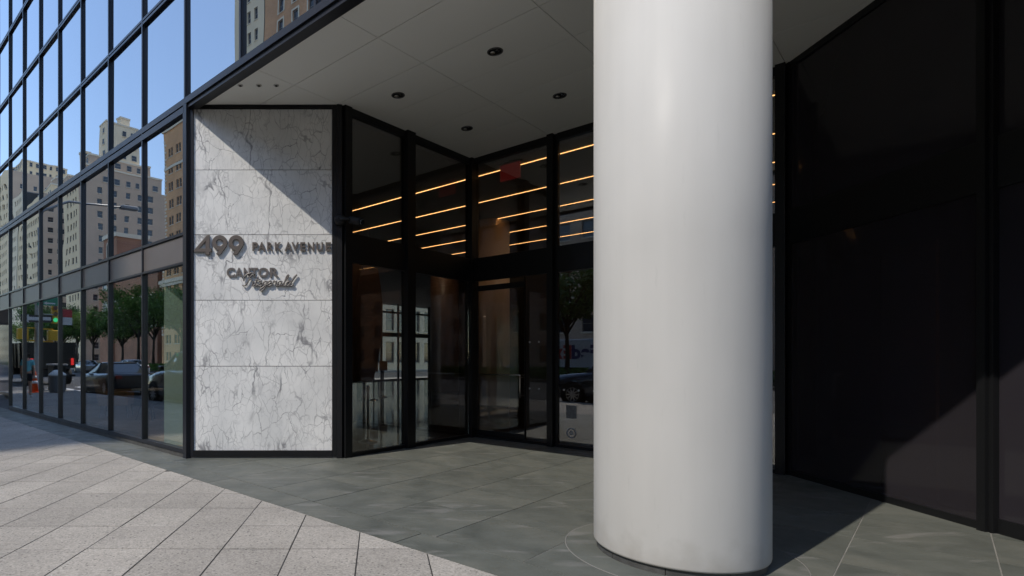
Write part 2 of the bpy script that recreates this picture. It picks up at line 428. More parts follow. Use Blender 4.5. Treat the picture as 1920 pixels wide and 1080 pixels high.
def column_mat():
    m, N, L, b = newmat('white_painted_column')
    tc = N.new('ShaderNodeTexCoord')
    def noise(scale, detail, sz=1.0):
        mp = N.new('ShaderNodeMapping'); mp.inputs['Scale'].default_value = (1, 1, sz); L.new(tc.outputs['Object'], mp.inputs['Vector'])
        n = N.new('ShaderNodeTexNoise'); n.inputs['Scale'].default_value = scale; n.inputs['Detail'].default_value = detail; L.new(mp.outputs[0], n.inputs['Vector']); return n.outputs['Fac']
    def ramp(v, a_, b_, lo, hi):
        r = N.new('ShaderNodeMapRange'); r.inputs[1].default_value = a_; r.inputs[2].default_value = b_; r.inputs[3].default_value = lo; r.inputs[4].default_value = hi
        L.new(v, r.inputs[0]); return r.outputs[0]
    sep = N.new('ShaderNodeSeparateXYZ'); L.new(tc.outputs['Object'], sep.inputs[0])
    cur = ramp(noise(9.0, 3, 0.03), 0.3, 0.7, 0.982, 1.018)                       # roller streaks
    for o in (ramp(noise(1.6, 5, 0.5), 0.3, 0.7, 0.95, 1.05), ramp(noise(34.0, 3, 0.12), 0.66, 0.78, 1.0, 0.94)):
        mu = N.new('ShaderNodeMath'); mu.operation = 'MULTIPLY'; L.new(cur, mu.inputs[0]); L.new(o, mu.inputs[1]); cur = mu.outputs[0]
    # splash dirt just above the foot, with a ragged upper edge
    ad = N.new('ShaderNodeMath'); ad.operation = 'MULTIPLY_ADD'; ad.inputs[1].default_value = -0.55; L.new(noise(7.0, 5), ad.inputs[0]); L.new(sep.outputs['Z'], ad.inputs[2])
    dirt = ramp(ad.outputs[0], -0.28, -0.02, 0.45, 0.0)
    hsv = N.new('ShaderNodeHueSaturation'); hsv.inputs['Color'].default_value = (0.43, 0.424, 0.402, 1); L.new(cur, hsv.inputs['Value'])
    mx = N.new('ShaderNodeMix'); mx.data_type = 'RGBA'; mx.inputs[7].default_value = (0.27, 0.25, 0.22, 1); L.new(dirt, mx.inputs[0]); L.new(hsv.outputs[0], mx.inputs[6])
    L.new(mx.outputs[2], b.inputs['Base Color'])
    L.new(ramp(noise(3.0, 4, 0.3), 0.3, 0.7, 0.42, 0.62), b.inputs['Roughness']); b.inputs['Specular IOR Level'].default_value = 0.12
    bp = N.new('ShaderNodeBump'); bp.inputs['Strength'].default_value = 0.25; bp.inputs['Distance'].default_value = 0.004
    L.new(noise(5.0, 3, 0.25), bp.inputs['Height']); L.new(bp.outputs[0], b.inputs['Normal'])
    return m
M_COLUMN = column_mat()
M_PLINTH = P('dark_stone_plinth', (0.05, 0.05, 0.048), 0.5, var=0.45, vscale=6, bump=0.3, bscale=20)
M_BRONZE = P('bronze_letters', (0.105, 0.088, 0.076), 0.45, 0.25, 0.5, var=0.08, vscale=20)
M_GREYMET = P('grey_metal_letters', (0.145, 0.132, 0.122), 0.42, 0.35, 0.5)
M_STEEL = P('brushed_steel', (0.55, 0.53, 0.50), 0.28, 1.0)
M_ASPHALT = P('asphalt', (0.055, 0.055, 0.057), 0.85, var=0.22, vscale=0.35, bump=0.4, bscale=60)
M_KERB = P('granite_kerb', (0.26, 0.255, 0.25), 0.7, var=0.15, vscale=4, rand=0.06)
M_WHITE = P('white_road_paint', (0.72, 0.72, 0.70), 0.6, var=0.15, vscale=4)
M_CONC = P('sidewalk_concrete', (0.30, 0.29, 0.275), 0.85, var=0.12, vscale=0.8)
M_EARTH = P('planting_soil', (0.06, 0.045, 0.03), 0.95, var=0.3)
M_LOBBYFLOOR = P('polished_dark_stone', (0.030, 0.029, 0.028), 0.07, 0.0, 0.6, var=0.25, vscale=1.5, rvar=0.03)
M_LOBBYCEIL = P('lobby_ceiling_paint', (0.20, 0.19, 0.185), 0.6)
M_WALNUT = P('walnut_panelling', (0.14, 0.078, 0.048), 0.45, var=0.3, vscale=2.5)
M_LOBBYCOL = P('beige_stone_drum', (0.78, 0.60, 0.46), 0.4, var=0.08, vscale=1.5)
M_DARKWALL = P('dark_lobby_wall', (0.03, 0.028, 0.027), 0.4)
M_LED = P('warm_led_strip', (0.9, 0.6, 0.3), 0.5, emit=(1.0, 0.52, 0.18), estr=1.7)
M_SHOPLED = P('shop_led_strip', (0.9, 0.7, 0.5), 0.5, emit=(1.0, 0.74, 0.48), estr=7.0)
M_EXIT = P('red_exit_sign', (0.20, 0.025, 0.025), 0.35, emit=(0.9, 0.06, 0.05), estr=0.02)
M_REDTXT = P('exit_letters_paint', (0.7, 0.25, 0.22), 0.4)
M_GREENWALL = P('pale_green_partition', (0.42, 0.53, 0.44), 0.6, var=0.04)
M_OAK = P('oak_floor', (0.30, 0.20, 0.11), 0.4, var=0.25, vscale=1.5)
M_TANWOOD = P('tan_leather', (0.36, 0.20, 0.08), 0.5, var=0.1)
M_TYRE = P('tyre_rubber', (0.018, 0.018, 0.018), 0.8)
M_RIM = P('alloy_wheel', (0.55, 0.55, 0.56), 0.3, 0.9)
M_CARGLASS = P('car_window_glass', (0.012, 0.014, 0.016), 0.03, 0.0, 0.8)
M_CHROME = P('chrome', (0.7, 0.7, 0.7), 0.15, 1.0)
M_PLASTIC = P('black_plastic', (0.012, 0.012, 0.013), 0.6, 0.0, 0.3)
M_TAIL = P('red_tail_lamp', (0.45, 0.01, 0.01), 0.25, emit=(1.0, 0.03, 0.03), estr=0.35)
M_TAILOFF = P('dark_red_tail_lens', (0.22, 0.01, 0.01), 0.25)
M_LAMP = P('clear_headlamp', (0.75, 0.77, 0.8), 0.1, 0.2)
M_BARK = P('tree_bark', (0.055, 0.042, 0.032), 0.9, var=0.3, vscale=6, bump=0.5, bscale=18)
M_WINDARK = P('far_window_glass', (0.03, 0.036, 0.045), 0.06, 0.0, 0.7, rand=0.4)
M_WINFRAME = P('painted_window_frame', (0.33, 0.31, 0.28), 0.6)

def leaf_mat(name, c):
    m, N, L, b = newmat(name)
    geo = N.new('ShaderNodeNewGeometry')
    mr = N.new('ShaderNodeMapRange'); mr.inputs[3].default_value = 0.6; mr.inputs[4].default_value = 1.5; L.new(geo.outputs['Random Per Island'], mr.inputs[0])
    hsv = N.new('ShaderNodeHueSaturation'); hsv.inputs['Color'].default_value = (*c, 1); L.new(mr.outputs[0], hsv.inputs['Value']); L.new(hsv.outputs[0], b.inputs['Base Color'])
    b.inputs['Roughness'].default_value = 0.55
    tl = N.new('ShaderNodeBsdfTranslucent'); L.new(hsv.outputs[0], tl.inputs['Color'])
    mx = N.new('ShaderNodeMixShader'); mx.inputs[0].default_value = 0.4
    L.new(b.outputs[0], mx.inputs[1]); L.new(tl.outputs[0], mx.inputs[2]); L.new(mx.outputs[0], N['Material Output'].inputs['Surface'])
    return m
M_LEAF = leaf_mat('street_tree_leaves', (0.10, 0.18, 0.035))
M_LEAF2 = leaf_mat('pale_leaves', (0.12, 0.19, 0.04))

# ------------------------------------------------------------------ the setting: ground, road, pavements
structure(MB().box(-1500, 1500, -1500, 1500, -0.5, -0.17).obj('ground', M_ASPHALT))
QK = -0.30                      # kerb of the near sidewalk
road = structure(MB().box(-420, 200, -36.0, QK-0.15, -0.4, -0.14).obj('avenue_road', M_ASPHALT, None, AV.copy()))
ME_DASH = MB().box(-1.5, 1.5, -0.06, 0.06, -0.1, 0).mesh('lane_marking', M_WHITE)
for qq in (-5.6, -10.9, -28.5):
    for k in range(14):
        inst('lane_marking', ME_DASH, road, av(-12 - 9*k, qq, -0.135))
ME_BAR = MB().box(-1.5, 1.5, -0.22, 0.22, -0.1, 0).mesh('crosswalk_bar', M_WHITE)
for k in range(12):
    inst('crosswalk_bar', ME_BAR, road, av(-33.2, -1.2 - 1.25*k, -0.135))
inst('stop_line', MB().box(-0.25, 0.25, -14.5, -0.8, -0.1, 0).mesh('stop_line', M_WHITE), road, av(-30.6, 0, -0.1345))

# near sidewalk: open-jointed pavers laid square to the marble wall, bed below
QS = 3.36                       # where the pavers stop and the slate border starts
side = structure(MB().box(-30.3, 14, QK, 3.355, -0.16, -0.0035).obj('sidewalk', M_JOINT, None, AV.copy()))
ME_KERB = MB().chbox(-0.995, 0.995, -0.15, -0.002, -0.3, 0.0, 0.012).mesh('kerb_stone', M_KERB)
for k in range(22):
    inst('kerb_stone', ME_KERB, side, av(-29.3 + 2.0*k, QK, 0))
DX, DY = 0.541, 0.610
cand = []
for i in range(-60, 30):
    for j in range(-24, 62):
        x0 = -0.713 + DX*i; y0 = 4.484 + DY*(j-7)
        poly = [(x0+0.005, y0+0.006), (x0+DX-0.005, y0+0.006), (x0+DX-0.005, y0+DY-0.006), (x0+0.005, y0+DY-0.006)]
        full = clip(poly, [(1/R2, 1/R2, QS-0.003), (-1/R2, -1/R2, -QK-0.002), (-1/R2, 1/R2, 30.2), (1/R2, -1/R2, 13.9)])
        if len(full) >= 3 and area(full) > 0.004:
            cx = sum(p[0] for p in full)/len(full); cy_ = sum(p[1] for p in full)/len(full)
            seen = cy_ > 3.2 and cx/cy_ > -0.74
            cand.append((0 if seen else 1, math.hypot(cx, cy_-3.0), full, (x0, y0), len(full) == 4 and abs(area(full)-area(poly)) < 1e-6))
cand.sort(key=lambda c: (c[0], c[1]))
w, h = DX-0.01, DY-0.012
ME_PAVER = MB().chbox(0.005, 0.005+w, 0.006, 0.006+h, -0.04, 0, 0.0018).mesh('paver', M_PAVER)
rest = MB()
for n, (sn, d, poly, o, whole) in enumerate(cand):
    dz = random.uniform(-0.0015, 0.0015)
    if n < 290:
        if whole: inst('paver', ME_PAVER, side, Matrix.Translation((o[0], o[1], dz)))
        else: MB().prism(poly, -0.04, dz).obj('paver', M_PAVER, side)
    else:
        rest.prism(poly, -0.04, dz)
o = rest.obj('paver_field', M_PAVER, side); o['kind'] = 'stuff'

# slate entrance floor inside the recess, and the slate border along the facade
P0 = (-8.126, 3.953); P1 = (-6.450, 5.627); P2 = (-6.450, 8.977); P3 = (-1.447, 8.977); PC = (3.574, 3.956)
efl = structure(MB().prism([(-30, QS-0.002), (10, QS-0.002), (10, 3.96), (PC[0]+.2, PC[1]), (P3[0]+.1, P3[1]+.1), (P2[0]-.1, P2[1]+.1), (P1[0]-.1, P1[1]), (P0[0]-.1, P0[1]+0.06), (-30, 3.99)], -0.12, -0.0045).obj('entrance_floor', M_GROUT, None, AV.copy()))
g = 0.0045
def recess_clip(poly, e, qlo):
    # the recess is L-shaped at the marble corner: inner bay and outer bay
    inner = clip(poly, [(0, -1, -qlo), (0, 1, P2[1]+e), (-1, 0, -P2[0]+(e if e > 0 else 0.0)), (1/R2, 1/R2, (P3[0]+P3[1])/R2+e)])
    outer = clip(poly, [(0, -1, -qlo), (1, 0, P2[0]-(e if e > 0 else 0.0)), (-1/R2, 1/R2, (-P0[0]+P0[1])/R2+e)])
    return [q for q in (inner, outer) if len(q) >= 3 and area(q) > 0.002]
ps = [-2.206 + 0.833*k for k in range(-9, 9)]; qs = [3.712 + 0.833*k for k in range(0, 8)]
CP, CQ, CR = -1.471, 4.766, 0.612
for a in range(len(ps)-1):
    for b_ in range(len(qs)-1):
        polys = recess_clip([(ps[a]+g, qs[b_]+g), (ps[a+1]-g, qs[b_]+g), (ps[a+1]-g, qs[b_+1]-g), (ps[a]+g, qs[b_+1]-g)], 0.05, 3.715+g)
        if not polys: continue
        mb = MB(); zt = random.uniform(-0.0012, 0.0008)
        for poly in polys: mb.prism(poly, -0.05, zt)
        mb.obj('slate_slab', M_SLATE, efl, AV.copy())
bp = -30.0
while bp < 9:
    wdt = 1.577
    zt = random.uniform(-0.001, 0.0008); mb = MB()
    mb.prism([(bp+g, QS+g), (bp+wdt-g, QS+g), (bp+wdt-g, 3.712-g), (bp+g, 3.712-g)], -0.05, zt)
    inner = clip([(bp+g, 3.712-g), (bp+wdt-g, 3.712-g), (bp+wdt-g, 3.945), (bp+g, 3.945)], [(1, -1, -12.152)])
    if len(inner) >= 3: mb.prism(inner, -0.05, zt)
    mb.obj('slate_slab', M_SLATE, efl, AV.copy())
    bp += wdt

# far side of the avenue and the planted median
far = structure(MB().box(-420, 200, -42.6, -36.0, -0.3, 0.0).obj('far_sidewalk', M_CONC, None, AV.copy()))
med = structure(MB().box(-150, 40, -22.6, -16.4, -0.3, 0.03).obj('median_island', M_KERB, None, AV.copy()))
structure(MB().box(-149.6, 39.6, -22.2, -16.8, -0.2, 0.12).obj('median_bed', M_EARTH, med, AV.copy()))
structure(MB().box(14, 200, QK, 4.0, -0.3, -0.002).obj('next_sidewalk', M_CONC, None, AV.copy()))
structure(MB().box(-420, -45.5, QK, 4.0, -0.3, 0.0).obj('cross_corner_sidewalk', M_CONC, None, AV.copy()))
structure(MB().box(-30.3, -27.1, 3.98, 60, -0.3, 0.0).obj('cross_street_sidewalk', M_CONC, None, AV.copy()))
structure(MB().box(-48.0, -45.5, 4.0, 80, -0.3, 0.0).obj('cross_street_far_sidewalk', M_CONC, None, AV.copy()))

# ------------------------------------------------------------------ the office building
bld = tag(empty('office_building', av(P0[0], P0[1], 0)), 'dark glass office building with recessed corner entrance, marble wall and white column', 'building')
MOD = 1.577
FQ = 3.953
SOFZ = 5.353
ROWS = [5.40, 7.27, 9.13, 10.99, 12.86]

# curtain wall along the avenue
cw = empty('curtain_wall', av(0, 0, 0), bld)
def pane_mesh(name, w, h, mat, t=0.014):
    return MB().box(-w/2, w/2, 0, t, 0, h).mesh(name, mat)
PW = MOD-0.058
ME_UP = pane_mesh('glass_pane', PW, 1.86-0.10, M_MIRROR)
ME_G0 = pane_mesh('glass_pane', PW, 2.97-0.13, M_SHOPGLASS)
ME_G1 = pane_mesh('glass_pane', PW, 5.25-3.44, M_MIRROR)
ME_SP = MB().chbox(-PW/2-0.03, PW/2+0.03, 0, 0.05, 0, 0.40, 0.006).mesh('spandrel_panel', M_SPAN)
def tilt():
    return Matrix.Rotation(math.radians(random.uniform(-0.16, 0.16)), 4, 'Z') @ Matrix.Rotation(math.radians(random.uniform(-0.12, 0.12)), 4, 'X')
NL, NR = 13, 8
for k in range(-NL, NR):
    pc = P0[0] + MOD*(k+0.5)
    for r in range(4):
        inst('glass_pane', ME_UP, cw, av(pc, FQ+0.035, ROWS[r]+0.05) @ tilt())
    if -NL <= k < 0:
        inst('glass_pane', ME_G1, cw, av(pc, FQ+0.035, 3.43) @ tilt())
        inst('spandrel_panel', ME_SP, cw, av(pc, FQ+0.012, 2.985))
        if k >= -7:
            inst('glass_pane', ME_G0, cw, av(pc, FQ+0.035, 0.12) @ tilt())
ME_MU = MB().box(-0.019, 0.019, -0.012, 0.09, 0, 1).box(-0.030, 0.030, 0.012, 0.085, 0, 1).mesh('mullion', M_FRAME)
for k in range(-NL, NR+1):
    x = P0[0] + MOD*k
    z0 = 0.06 if -7 <= k <= 0 else (2.97 if k < 0 else 5.36)
    inst('mullion', ME_MU, cw, av(x, FQ, z0) @ Matrix.Diagonal((1, 1, 13.3-z0, 1)))
xa, xb = P0[0]-MOD*NL, P0[0]+MOD*NR
for z in ROWS[1:]:
    MB().box(xa, xb, -0.010, 0.09, z-0.052, z-0.012).box(xa, xb, -0.010, 0.09, z+0.012, z+0.052).box(xa, xb, 0.012, 0.085, z-0.01, z+0.01).obj('transom_bar', M_FRAME, cw, av(0, FQ, 0))
MB().box(xa, xb, -0.016, 0.16, 5.362, 5.455).box(xa, P0[0]-0.02, -0.016, 0.10, 5.24, 5.335).box(xa, xb, 0.010, 0.15, 5.30, 5.40).obj('edge_beam', M_FRAME, cw, av(0, FQ, 0))
MB().box(xa, P0[0]-0.02, -0.010, 0.10, 3.39, 3.435).obj('transom_bar', M_FRAME, cw, av(0, FQ, 0))
MB().box(xa, P0[0]-0.02, -0.010, 0.10, 2.95, 2.985).obj('transom_bar', M_FRAME, cw, av(0, FQ, 0))
MB().box(P0[0]-7*MOD, P0[0]-0.02, -0.014, 0.10, 0.075, 0.13).obj('sill', M_FRAME, cw, av(0, FQ, 0))
MB().box(P0[0]-7*MOD, P0[0]-0.02, 0.004, 0.14, -0.02, 0.073).obj('stone_plinth', M_PLINTH, cw, av(0, FQ, 0))
# tower body above and behind
body = empty('tower_body', av(0, 0, 0), bld)
MB().box(xa, 30, FQ+0.17, 40, 5.38, 46).obj('tower_core', M_DARKWALL, body, AV.copy())
MB().box(xa, 30, FQ+0.03, FQ+0.16, 13.2, 46).box(xb+0.05, 30, FQ+0.03, FQ+0.16, 5.38, 13.19).obj('upper_glazing', M_MIRROR, body, AV.copy())
MB().box(PC[0]+0.3, 30, FQ+0.05, FQ+0.5, 0, 5.37).obj('end_wall', M_BLACKGLASS, body, AV.copy())
# side-door recess at the far end of the ground floor
rec = empty('side_recess', av(0, 0, 0), bld)
MB().box(xa, P0[0]-7*MOD, FQ+1.5, FQ+1.6, 0.1, 2.95).obj('recess_glass', M_BLACKGLASS, rec, AV.copy())
MB().box(xa, P0[0]-7*MOD, FQ+1.44, FQ+1.64, 0.0, 0.12).obj('recess_sill', M_BLACK, rec, AV.copy())
MB().box(P0[0]-7*MOD-0.05, P0[0]-7*MOD+0.03, FQ+0.10, FQ+1.7, 0.0, 2.95).obj('recess_jamb', M_BLACK, rec, AV.copy())
MB().box(xa, P0[0]-7*MOD, FQ+0.11, FQ+1.7, 2.94, 3.02).obj('recess_ceiling', M_BLACK, rec, AV.copy())

# marble wall (square to the camera side), world aligned: y = 8.54
mw = empty('marble_wall', Matrix.Translation((-2.95, 8.54, 0)), bld)
MX0, MX1 = -2.825, -0.725
zs = [0.115, 1.397, 2.400, 3.396, 4.380, 5.305]
for a in range(5):
    w = MX1-MX0
    MB().box(0, w, 0, 0.04, 0, zs[a+1]-zs[a]-0.008).obj('marble_slab', M_MARBLE, mw, Matrix.Translation((MX0, 8.56, zs[a])))
MB().box(-2.94, -0.6, 8.605, 8.72, 0.02, 5.34).obj('backing', M_BLACK, mw)
MB().box(-2.93, -2.885, 8.52, 8.60, 0.0, 5.353).box(-2.882, -2.83, 8.535, 8.60, 0.03, 5.353).obj('frame_stile', M_FRAME, mw)
MB().box(-0.72, -0.655, 8.535, 8.60, 0.03, 5.353).box(-0.652, -0.57, 8.515, 8.60, 0, 5.353).obj('frame_stile', M_BLACK, mw)
MB().box(-2.828, -0.722, 8.537, 8.60, 5.305, 5.353).obj('frame_rail', M_BLACK, mw)
MB().box(-2.828, -0.722, 8.530, 8.60, 0.03, 0.112).obj('frame_rail', M_BLACK, mw)
MB().box(-2.9, -0.62, 8.545, 8.66, -0.02, 0.028).obj('stone_plinth', M_PLINTH, mw)
# corner post between facade and marble
MB().box(-0.05, 0.06, -0.014, 0.14, 0.0, 5.37).obj('corner_post', M_FRAME, mw, av(P0[0], FQ, 0))

# glazed lobby wall: p = -6.45
ga = empty('lobby_glass_wall', av(P1[0], P1[1], 0), bld)
AP = P1[0]
def entry_pane(parent, M, w, h):
    return MB().box(0, w, 0, 0.012, 0, h).obj('glass_pane', M_ENTRY, parent, M)
TURN = math.radians(90)
aq = [5.70, 7.12, 8.90]
for q in (5.68, 7.12, 8.97):
    if q > 8.9: MB().box(-0.06, 0.09, -0.12, 0.10, 0, 5.353).obj('corner_post', M_BLACK, ga, av(AP, q, 0))
    elif q > 7: MB().box(-0.05, 0.10, -0.10, 0.10, 0, 5.353).box(-0.02, 0.05, 0.102, 0.15, 0, 5.353).obj('post', M_BLACK, ga, av(AP, q, 0))
    else: MB().box(-0.05, 0.06, -0.02, 0.12, 0, 5.353).obj('post', M_BLACK, ga, av(AP, q, 0))
for z0, z1, nm in ((0, 0.055, 'sill'), (2.985, 3.425, 'transom_panel'), (5.235, 5.352, 'head_rail')):
    for qa, qb in ((5.80, 7.02), (7.22, 8.85)):
        MB().box(-0.03, 0.04 if nm != 'transom_panel' else 0.045, 0, qb-qa, z0, z1).obj(nm, M_BLACK, ga, av(AP, qa, 0))
for qa, qb in ((5.80, 7.02), (7.22, 8.85)):
    for z0, z1 in ((0.055, 2.985), (3.425, 5.235)):
        MB().box(0, 0.012, 0, qb-qa, 0, z1-z0).obj('glass_pane', M_ENTRY, ga, av(AP, qa, z0))

# door wall: q = 8.977
gb = empty('door_wall', av(P2[0], P2[1], 0), bld)
BQ = P2[1]
bpst = [-4.761, -3.104, -1.50]
for p in bpst:
    MB().box(-0.055, 0.055, -0.11, 0.07, 0, 5.353).box(0.057, 0.11, -0.03, 0.06, 0, 5.353).obj('post', M_BLACK, gb, av(p, BQ, 0))
spans = [(-6.36, -4.818), (-4.649, -3.161), (-2.992, -1.557)]
for n, (a, b_) in enumerate(spans):
    for z0, z1, nm in ((0, 0.05, 'sill'), (2.985, 3.425, 'transom_panel'), (5.235, 5.352, 'head_rail')):
        MB().box(0, b_-a, -0.05, 0.03, z0, z1).obj(nm, M_BLACK, gb, av(a, BQ, 0))
    MB().box(0, b_-a, 0, 0.012, 0, 5.235-3.425).obj('glass_pane', M_ENTRY, gb, av(a, BQ, 3.425))
    if n in (1, 2):
        MB().box(0, b_-a, 0, 0.012, 0, 2.985-0.05).obj('glass_pane', M_ENTRY, gb, av(a, BQ, 0.05))
# the door leaf beside the inner corner and its sidelight
MB().box(0, 1.03, 0, 0.012, 0, 2.74).obj('glass_door', M_ENTRY, gb, av(-6.34, BQ+0.004, 0.06))
MB().box(0, 1.03, -0.012, 0.024, 0, 0.09).box(0.0, 1.03, -0.010, 0.022, 2.74, 2.84).box(1.033, 1.05, -0.01, 0.022, 0, 2.92).obj('door_rail', M_BLACK, gb, av(-6.34, BQ+0.004, 0.055))
MB().box(0, 0.44, 0, 0.012, 0, 2.935).obj('glass_pane', M_ENTRY, gb, av(-5.27, BQ+0.004, 0.05))
hd = MB().tube([(0.10, -0.07, 1.21), (0.98, -0.07, 1.21), (0.985, -0.07, 1.20), (0.985, -0.07, 0.80)], 0.011, 8)
for x, z in ((0.16, 1.21), (0.985, 1.17), (0.985, 0.84)): hd.tube([(x, -0.07, z), (x, 0.0, z)], 0.009, 6)
hd.obj('door_handle', M_STEEL, gb, av(-6.34, BQ, 0))
M_DOT = P('frosted_sticker', (0.34, 0.35, 0.35), 0.6)
dots = MB()
for p in (-5.20, -5.02, -4.55, -4.29, -4.03, -3.77, -3.51, -3.25):
    dots.lathe([(0.017, -0.004), (0.017, -0.001)], 10, (p, BQ, 0.975), 'Y')
for p in (-5.20, -5.02): dots.lathe([(0.017, -0.004), (0.017, -0.001)], 10, (p, BQ, 1.80), 'Y')
dots.obj('safety_dots', M_DOT, gb, AV.copy())
st = MB(); st.box(-4.51, -4.33, BQ-0.004, BQ-0.001, 0.50, 0.72)
st.obj('notice_sticker', P('pale_translucent_sticker', (0.13, 0.135, 0.135), 0.7, var=0.5, vscale=30), gb, AV.copy())
rg = MB()
rg.loft([[(-4.42+r*math.cos(t*math.pi/14), BQ-yy, 0.255+r*math.sin(t*math.pi/14)) for t in range(28)] for r, yy in ((0.088, 0.001), (0.088, 0.004), (0.066, 0.004), (0.066, 0.001))], False, False)
rg.lathe([(0.035, -0.004), (0.035, -0.001)], 12, (-4.42, BQ, 0.255), 'Y')
rg.obj('ring_sticker', M_DOT, gb, AV.copy())
ac = MB()   # accessibility pictogram by the far post
def pic(x0, x1, z0, z1): ac.box(x0, x1, BQ-0.004, BQ-0.001, z0, z1)
ax, az = -1.72, 1.49
for s in ((-0.09, -0.08, -0.09, 0.09), (0.08, 0.09, -0.09, 0.09), (-0.079, 0.079, 0.08, 0.09), (-0.079, 0.079, -0.09, -0.08)): pic(ax+s[0], ax+s[1], az+s[2], az+s[3])
ac.tube([(ax-0.02, BQ-0.004, az+0.05), (ax-0.02, BQ-0.004, az), (ax+0.025, BQ-0.004, az), (ax+0.045, BQ-0.004, az-0.05), (ax+0.06, BQ-0.004, az-0.045)], 0.008, 5)
ac.tube([(ax-0.03+0.035*math.cos(t), BQ-0.004, az-0.02+0.035*math.sin(t)) for t in [1.9+0.4*k for k in range(11)]], 0.006, 5)
ac.obj('accessibility_sticker', P('white_sticker', (0.5, 0.5, 0.5), 0.6), gb, AV.copy())

# black glass wall: x = 5.325, running back toward the street
gc = empty('black_glass_wall', Matrix.Translation((5.325, 7.37, 0)), bld)
CX = 5.325
ys = [7.36, 4.94, 2.60, 0.30]
for n, y in enumerate(ys):
    if n == 0: MB().box(CX-0.03, CX+0.12, y-0.07, y+0.06, 0, 5.353).obj('corner_post', M_BLACK, gc)
    else: MB().box(CX-0.05, CX+0.1, y-0.03, y+0.04, 0, 5.353).box(CX-0.02, CX+0.1, y-0.07, y-0.032, 0, 5.353).obj('post', M_BLACK, gc)
for n in range(3):
    ya, yb = ys[n+1]+0.042, ys[n]-(0.072 if n == 0 else 0.072)
    dp = 0.0 if n == 0 else 0.03
    sill = 0.07 if n == 0 else 0.13
    MB().box(CX-0.015+dp, CX+0.08, ya, yb, 0, sill).obj('sill', M_BLACK, gc)
    MB().box(CX+dp, CX+0.03+dp, ya, yb, sill, 2.985).obj('glass_panel', M_CGLASS if n == 0 else M_BLACKGLASS, gc)
    MB().box(CX-0.02+dp, CX+0.05+dp, ya, yb, 2.987, 3.44).obj('transom_panel', M_BLACK, gc)
    MB().box(CX+dp, CX+0.03+dp, ya, yb, 3.442, 5.27).obj('glass_panel', M_BLACKGLASS, gc)
    MB().box(CX-0.02, CX+0.05, ya, yb, 5.272, 5.352).obj('head_rail', M_BLACK, gc)
MB().box(CX+0.50, CX+0.6, 0.2, 7.6, 0, 5.35).obj('backing', M_DARKWALL, gc)
MB().box(CX+0.13, CX+0.499, 5.02, 5.06, 0, 2.98).box(CX+0.11, CX+0.499, 5.07, 7.3, 3.40, 3.44).obj('niche_lining', M_DARKWALL, gc)
MB().box(CX+0.40, CX+0.44, 6.44, 7.10, 0.05, 2.75).obj('inner_door', M_WALNUT, gc)
MB().box(CX+0.40, CX+0.44, 5.80, 6.43, 0.05, 2.75).obj('inner_door', M_WALNUT, gc)
MB().box(CX+0.34, CX+0.37, 5.84, 7.06, 0.76, 0.80).obj('push_bar', M_BLACK, gc)
MB().box(CX+0.075, CX+0.095, 5.018, 5.034, 0.3, 2.8).obj('added_niche_light', M_ADDEDNICHE, gc)  # added strip hidden behind the post, lights the inner doors

# soffit panels
sf = empty('soffit', av(0, 0, SOFZ), bld)
sp = [P2[0] - 1.667*2 + 1.667*k for k in range(0, 10)]; sq = [FQ+0.16] + [4.752+0.815*k for k in range(0, 6)] + [8.95]
for a in range(len(sp)-1):
    for b_ in range(len(sq)-1):
        polys = recess_clip([(sp[a]+.004, sq[b_]+.004), (sp[a+1]-.004, sq[b_]+.004), (sp[a+1]-.004, sq[b_+1]-.004), (sp[a]+.004, sq[b_+1]-.004)], -0.02, FQ+0.165)
        if not polys: continue
        mb = MB()
        for poly in polys: mb.prism(poly, 0, 0.02)
        mb.obj('soffit_panel', M_SOFFIT, sf, AV @ Matrix.Translation((0, 0, SOFZ+random.uniform(-0.001, 0.001))))
MB().prism([(P0[0]-0.2, FQ+0.18), (8, FQ+0.18), (8, 9.2), (P0[0]-0.2, 9.2)], SOFZ+0.022, SOFZ+0.026).obj('soffit_backing', P('joint_backing_paint', (0.50, 0.50, 0.48), 0.8), sf, AV.copy())  # shows through the panel gaps as the joint colour

# white round column
colm = empty('column', av(CP, CQ, 0), bld)
prof = [(CR-0.03, 0.053), (CR-0.012, 0.055), (CR-0.003, 0.062), (CR, 0.075), (CR, 2.4), (CR, SOFZ+0.004)]
MB().lathe(prof, 128).obj('shaft', M_COLUMN, colm, av(CP, CQ, 0))
for k in range(9):
    t0, t1 = k*2*math.pi/9+0.004, (k+1)*2*math.pi/9-0.004
    arc = [(0.590*math.cos(t0+(t1-t0)*i/10), 0.590*math.sin(t0+(t1-t0)*i/10)) for i in range(11)]
    inn = [(0.50*math.cos(t0+(t1-t0)*i/10), 0.50*math.sin(t0+(t1-t0)*i/10)) for i in range(10, -1, -1)]
    MB().prism(arc+inn, 0.0031, 0.058).obj('base_segment', M_PLINTH, colm, av(CP, CQ, 0))
MB().lathe([(0.496, 0.0), (0.496, 0.07)], 40).obj('core', M_PLINTH, colm, av(CP, CQ, 0))
MB().lathe([(0.826, 0.0), (0.826, 0.0030)], 96).obj('base_plate', M_SLATE, colm, av(CP, CQ, 0))
rr = MB(); seg = 96
rr.loft([[(r*math.cos(2*math.pi*i/seg), r*math.sin(2*math.pi*i/seg), z) for i in range(seg)] for r, z in ((0.827, 0.0), (0.827, 0.0036), (0.835, 0.0036), (0.835, 0.0))], False, False)
rr.obj('joint_ring', P('pale_ring_joint', (0.145, 0.14, 0.127), 0.8), colm, av(CP, CQ, 0))

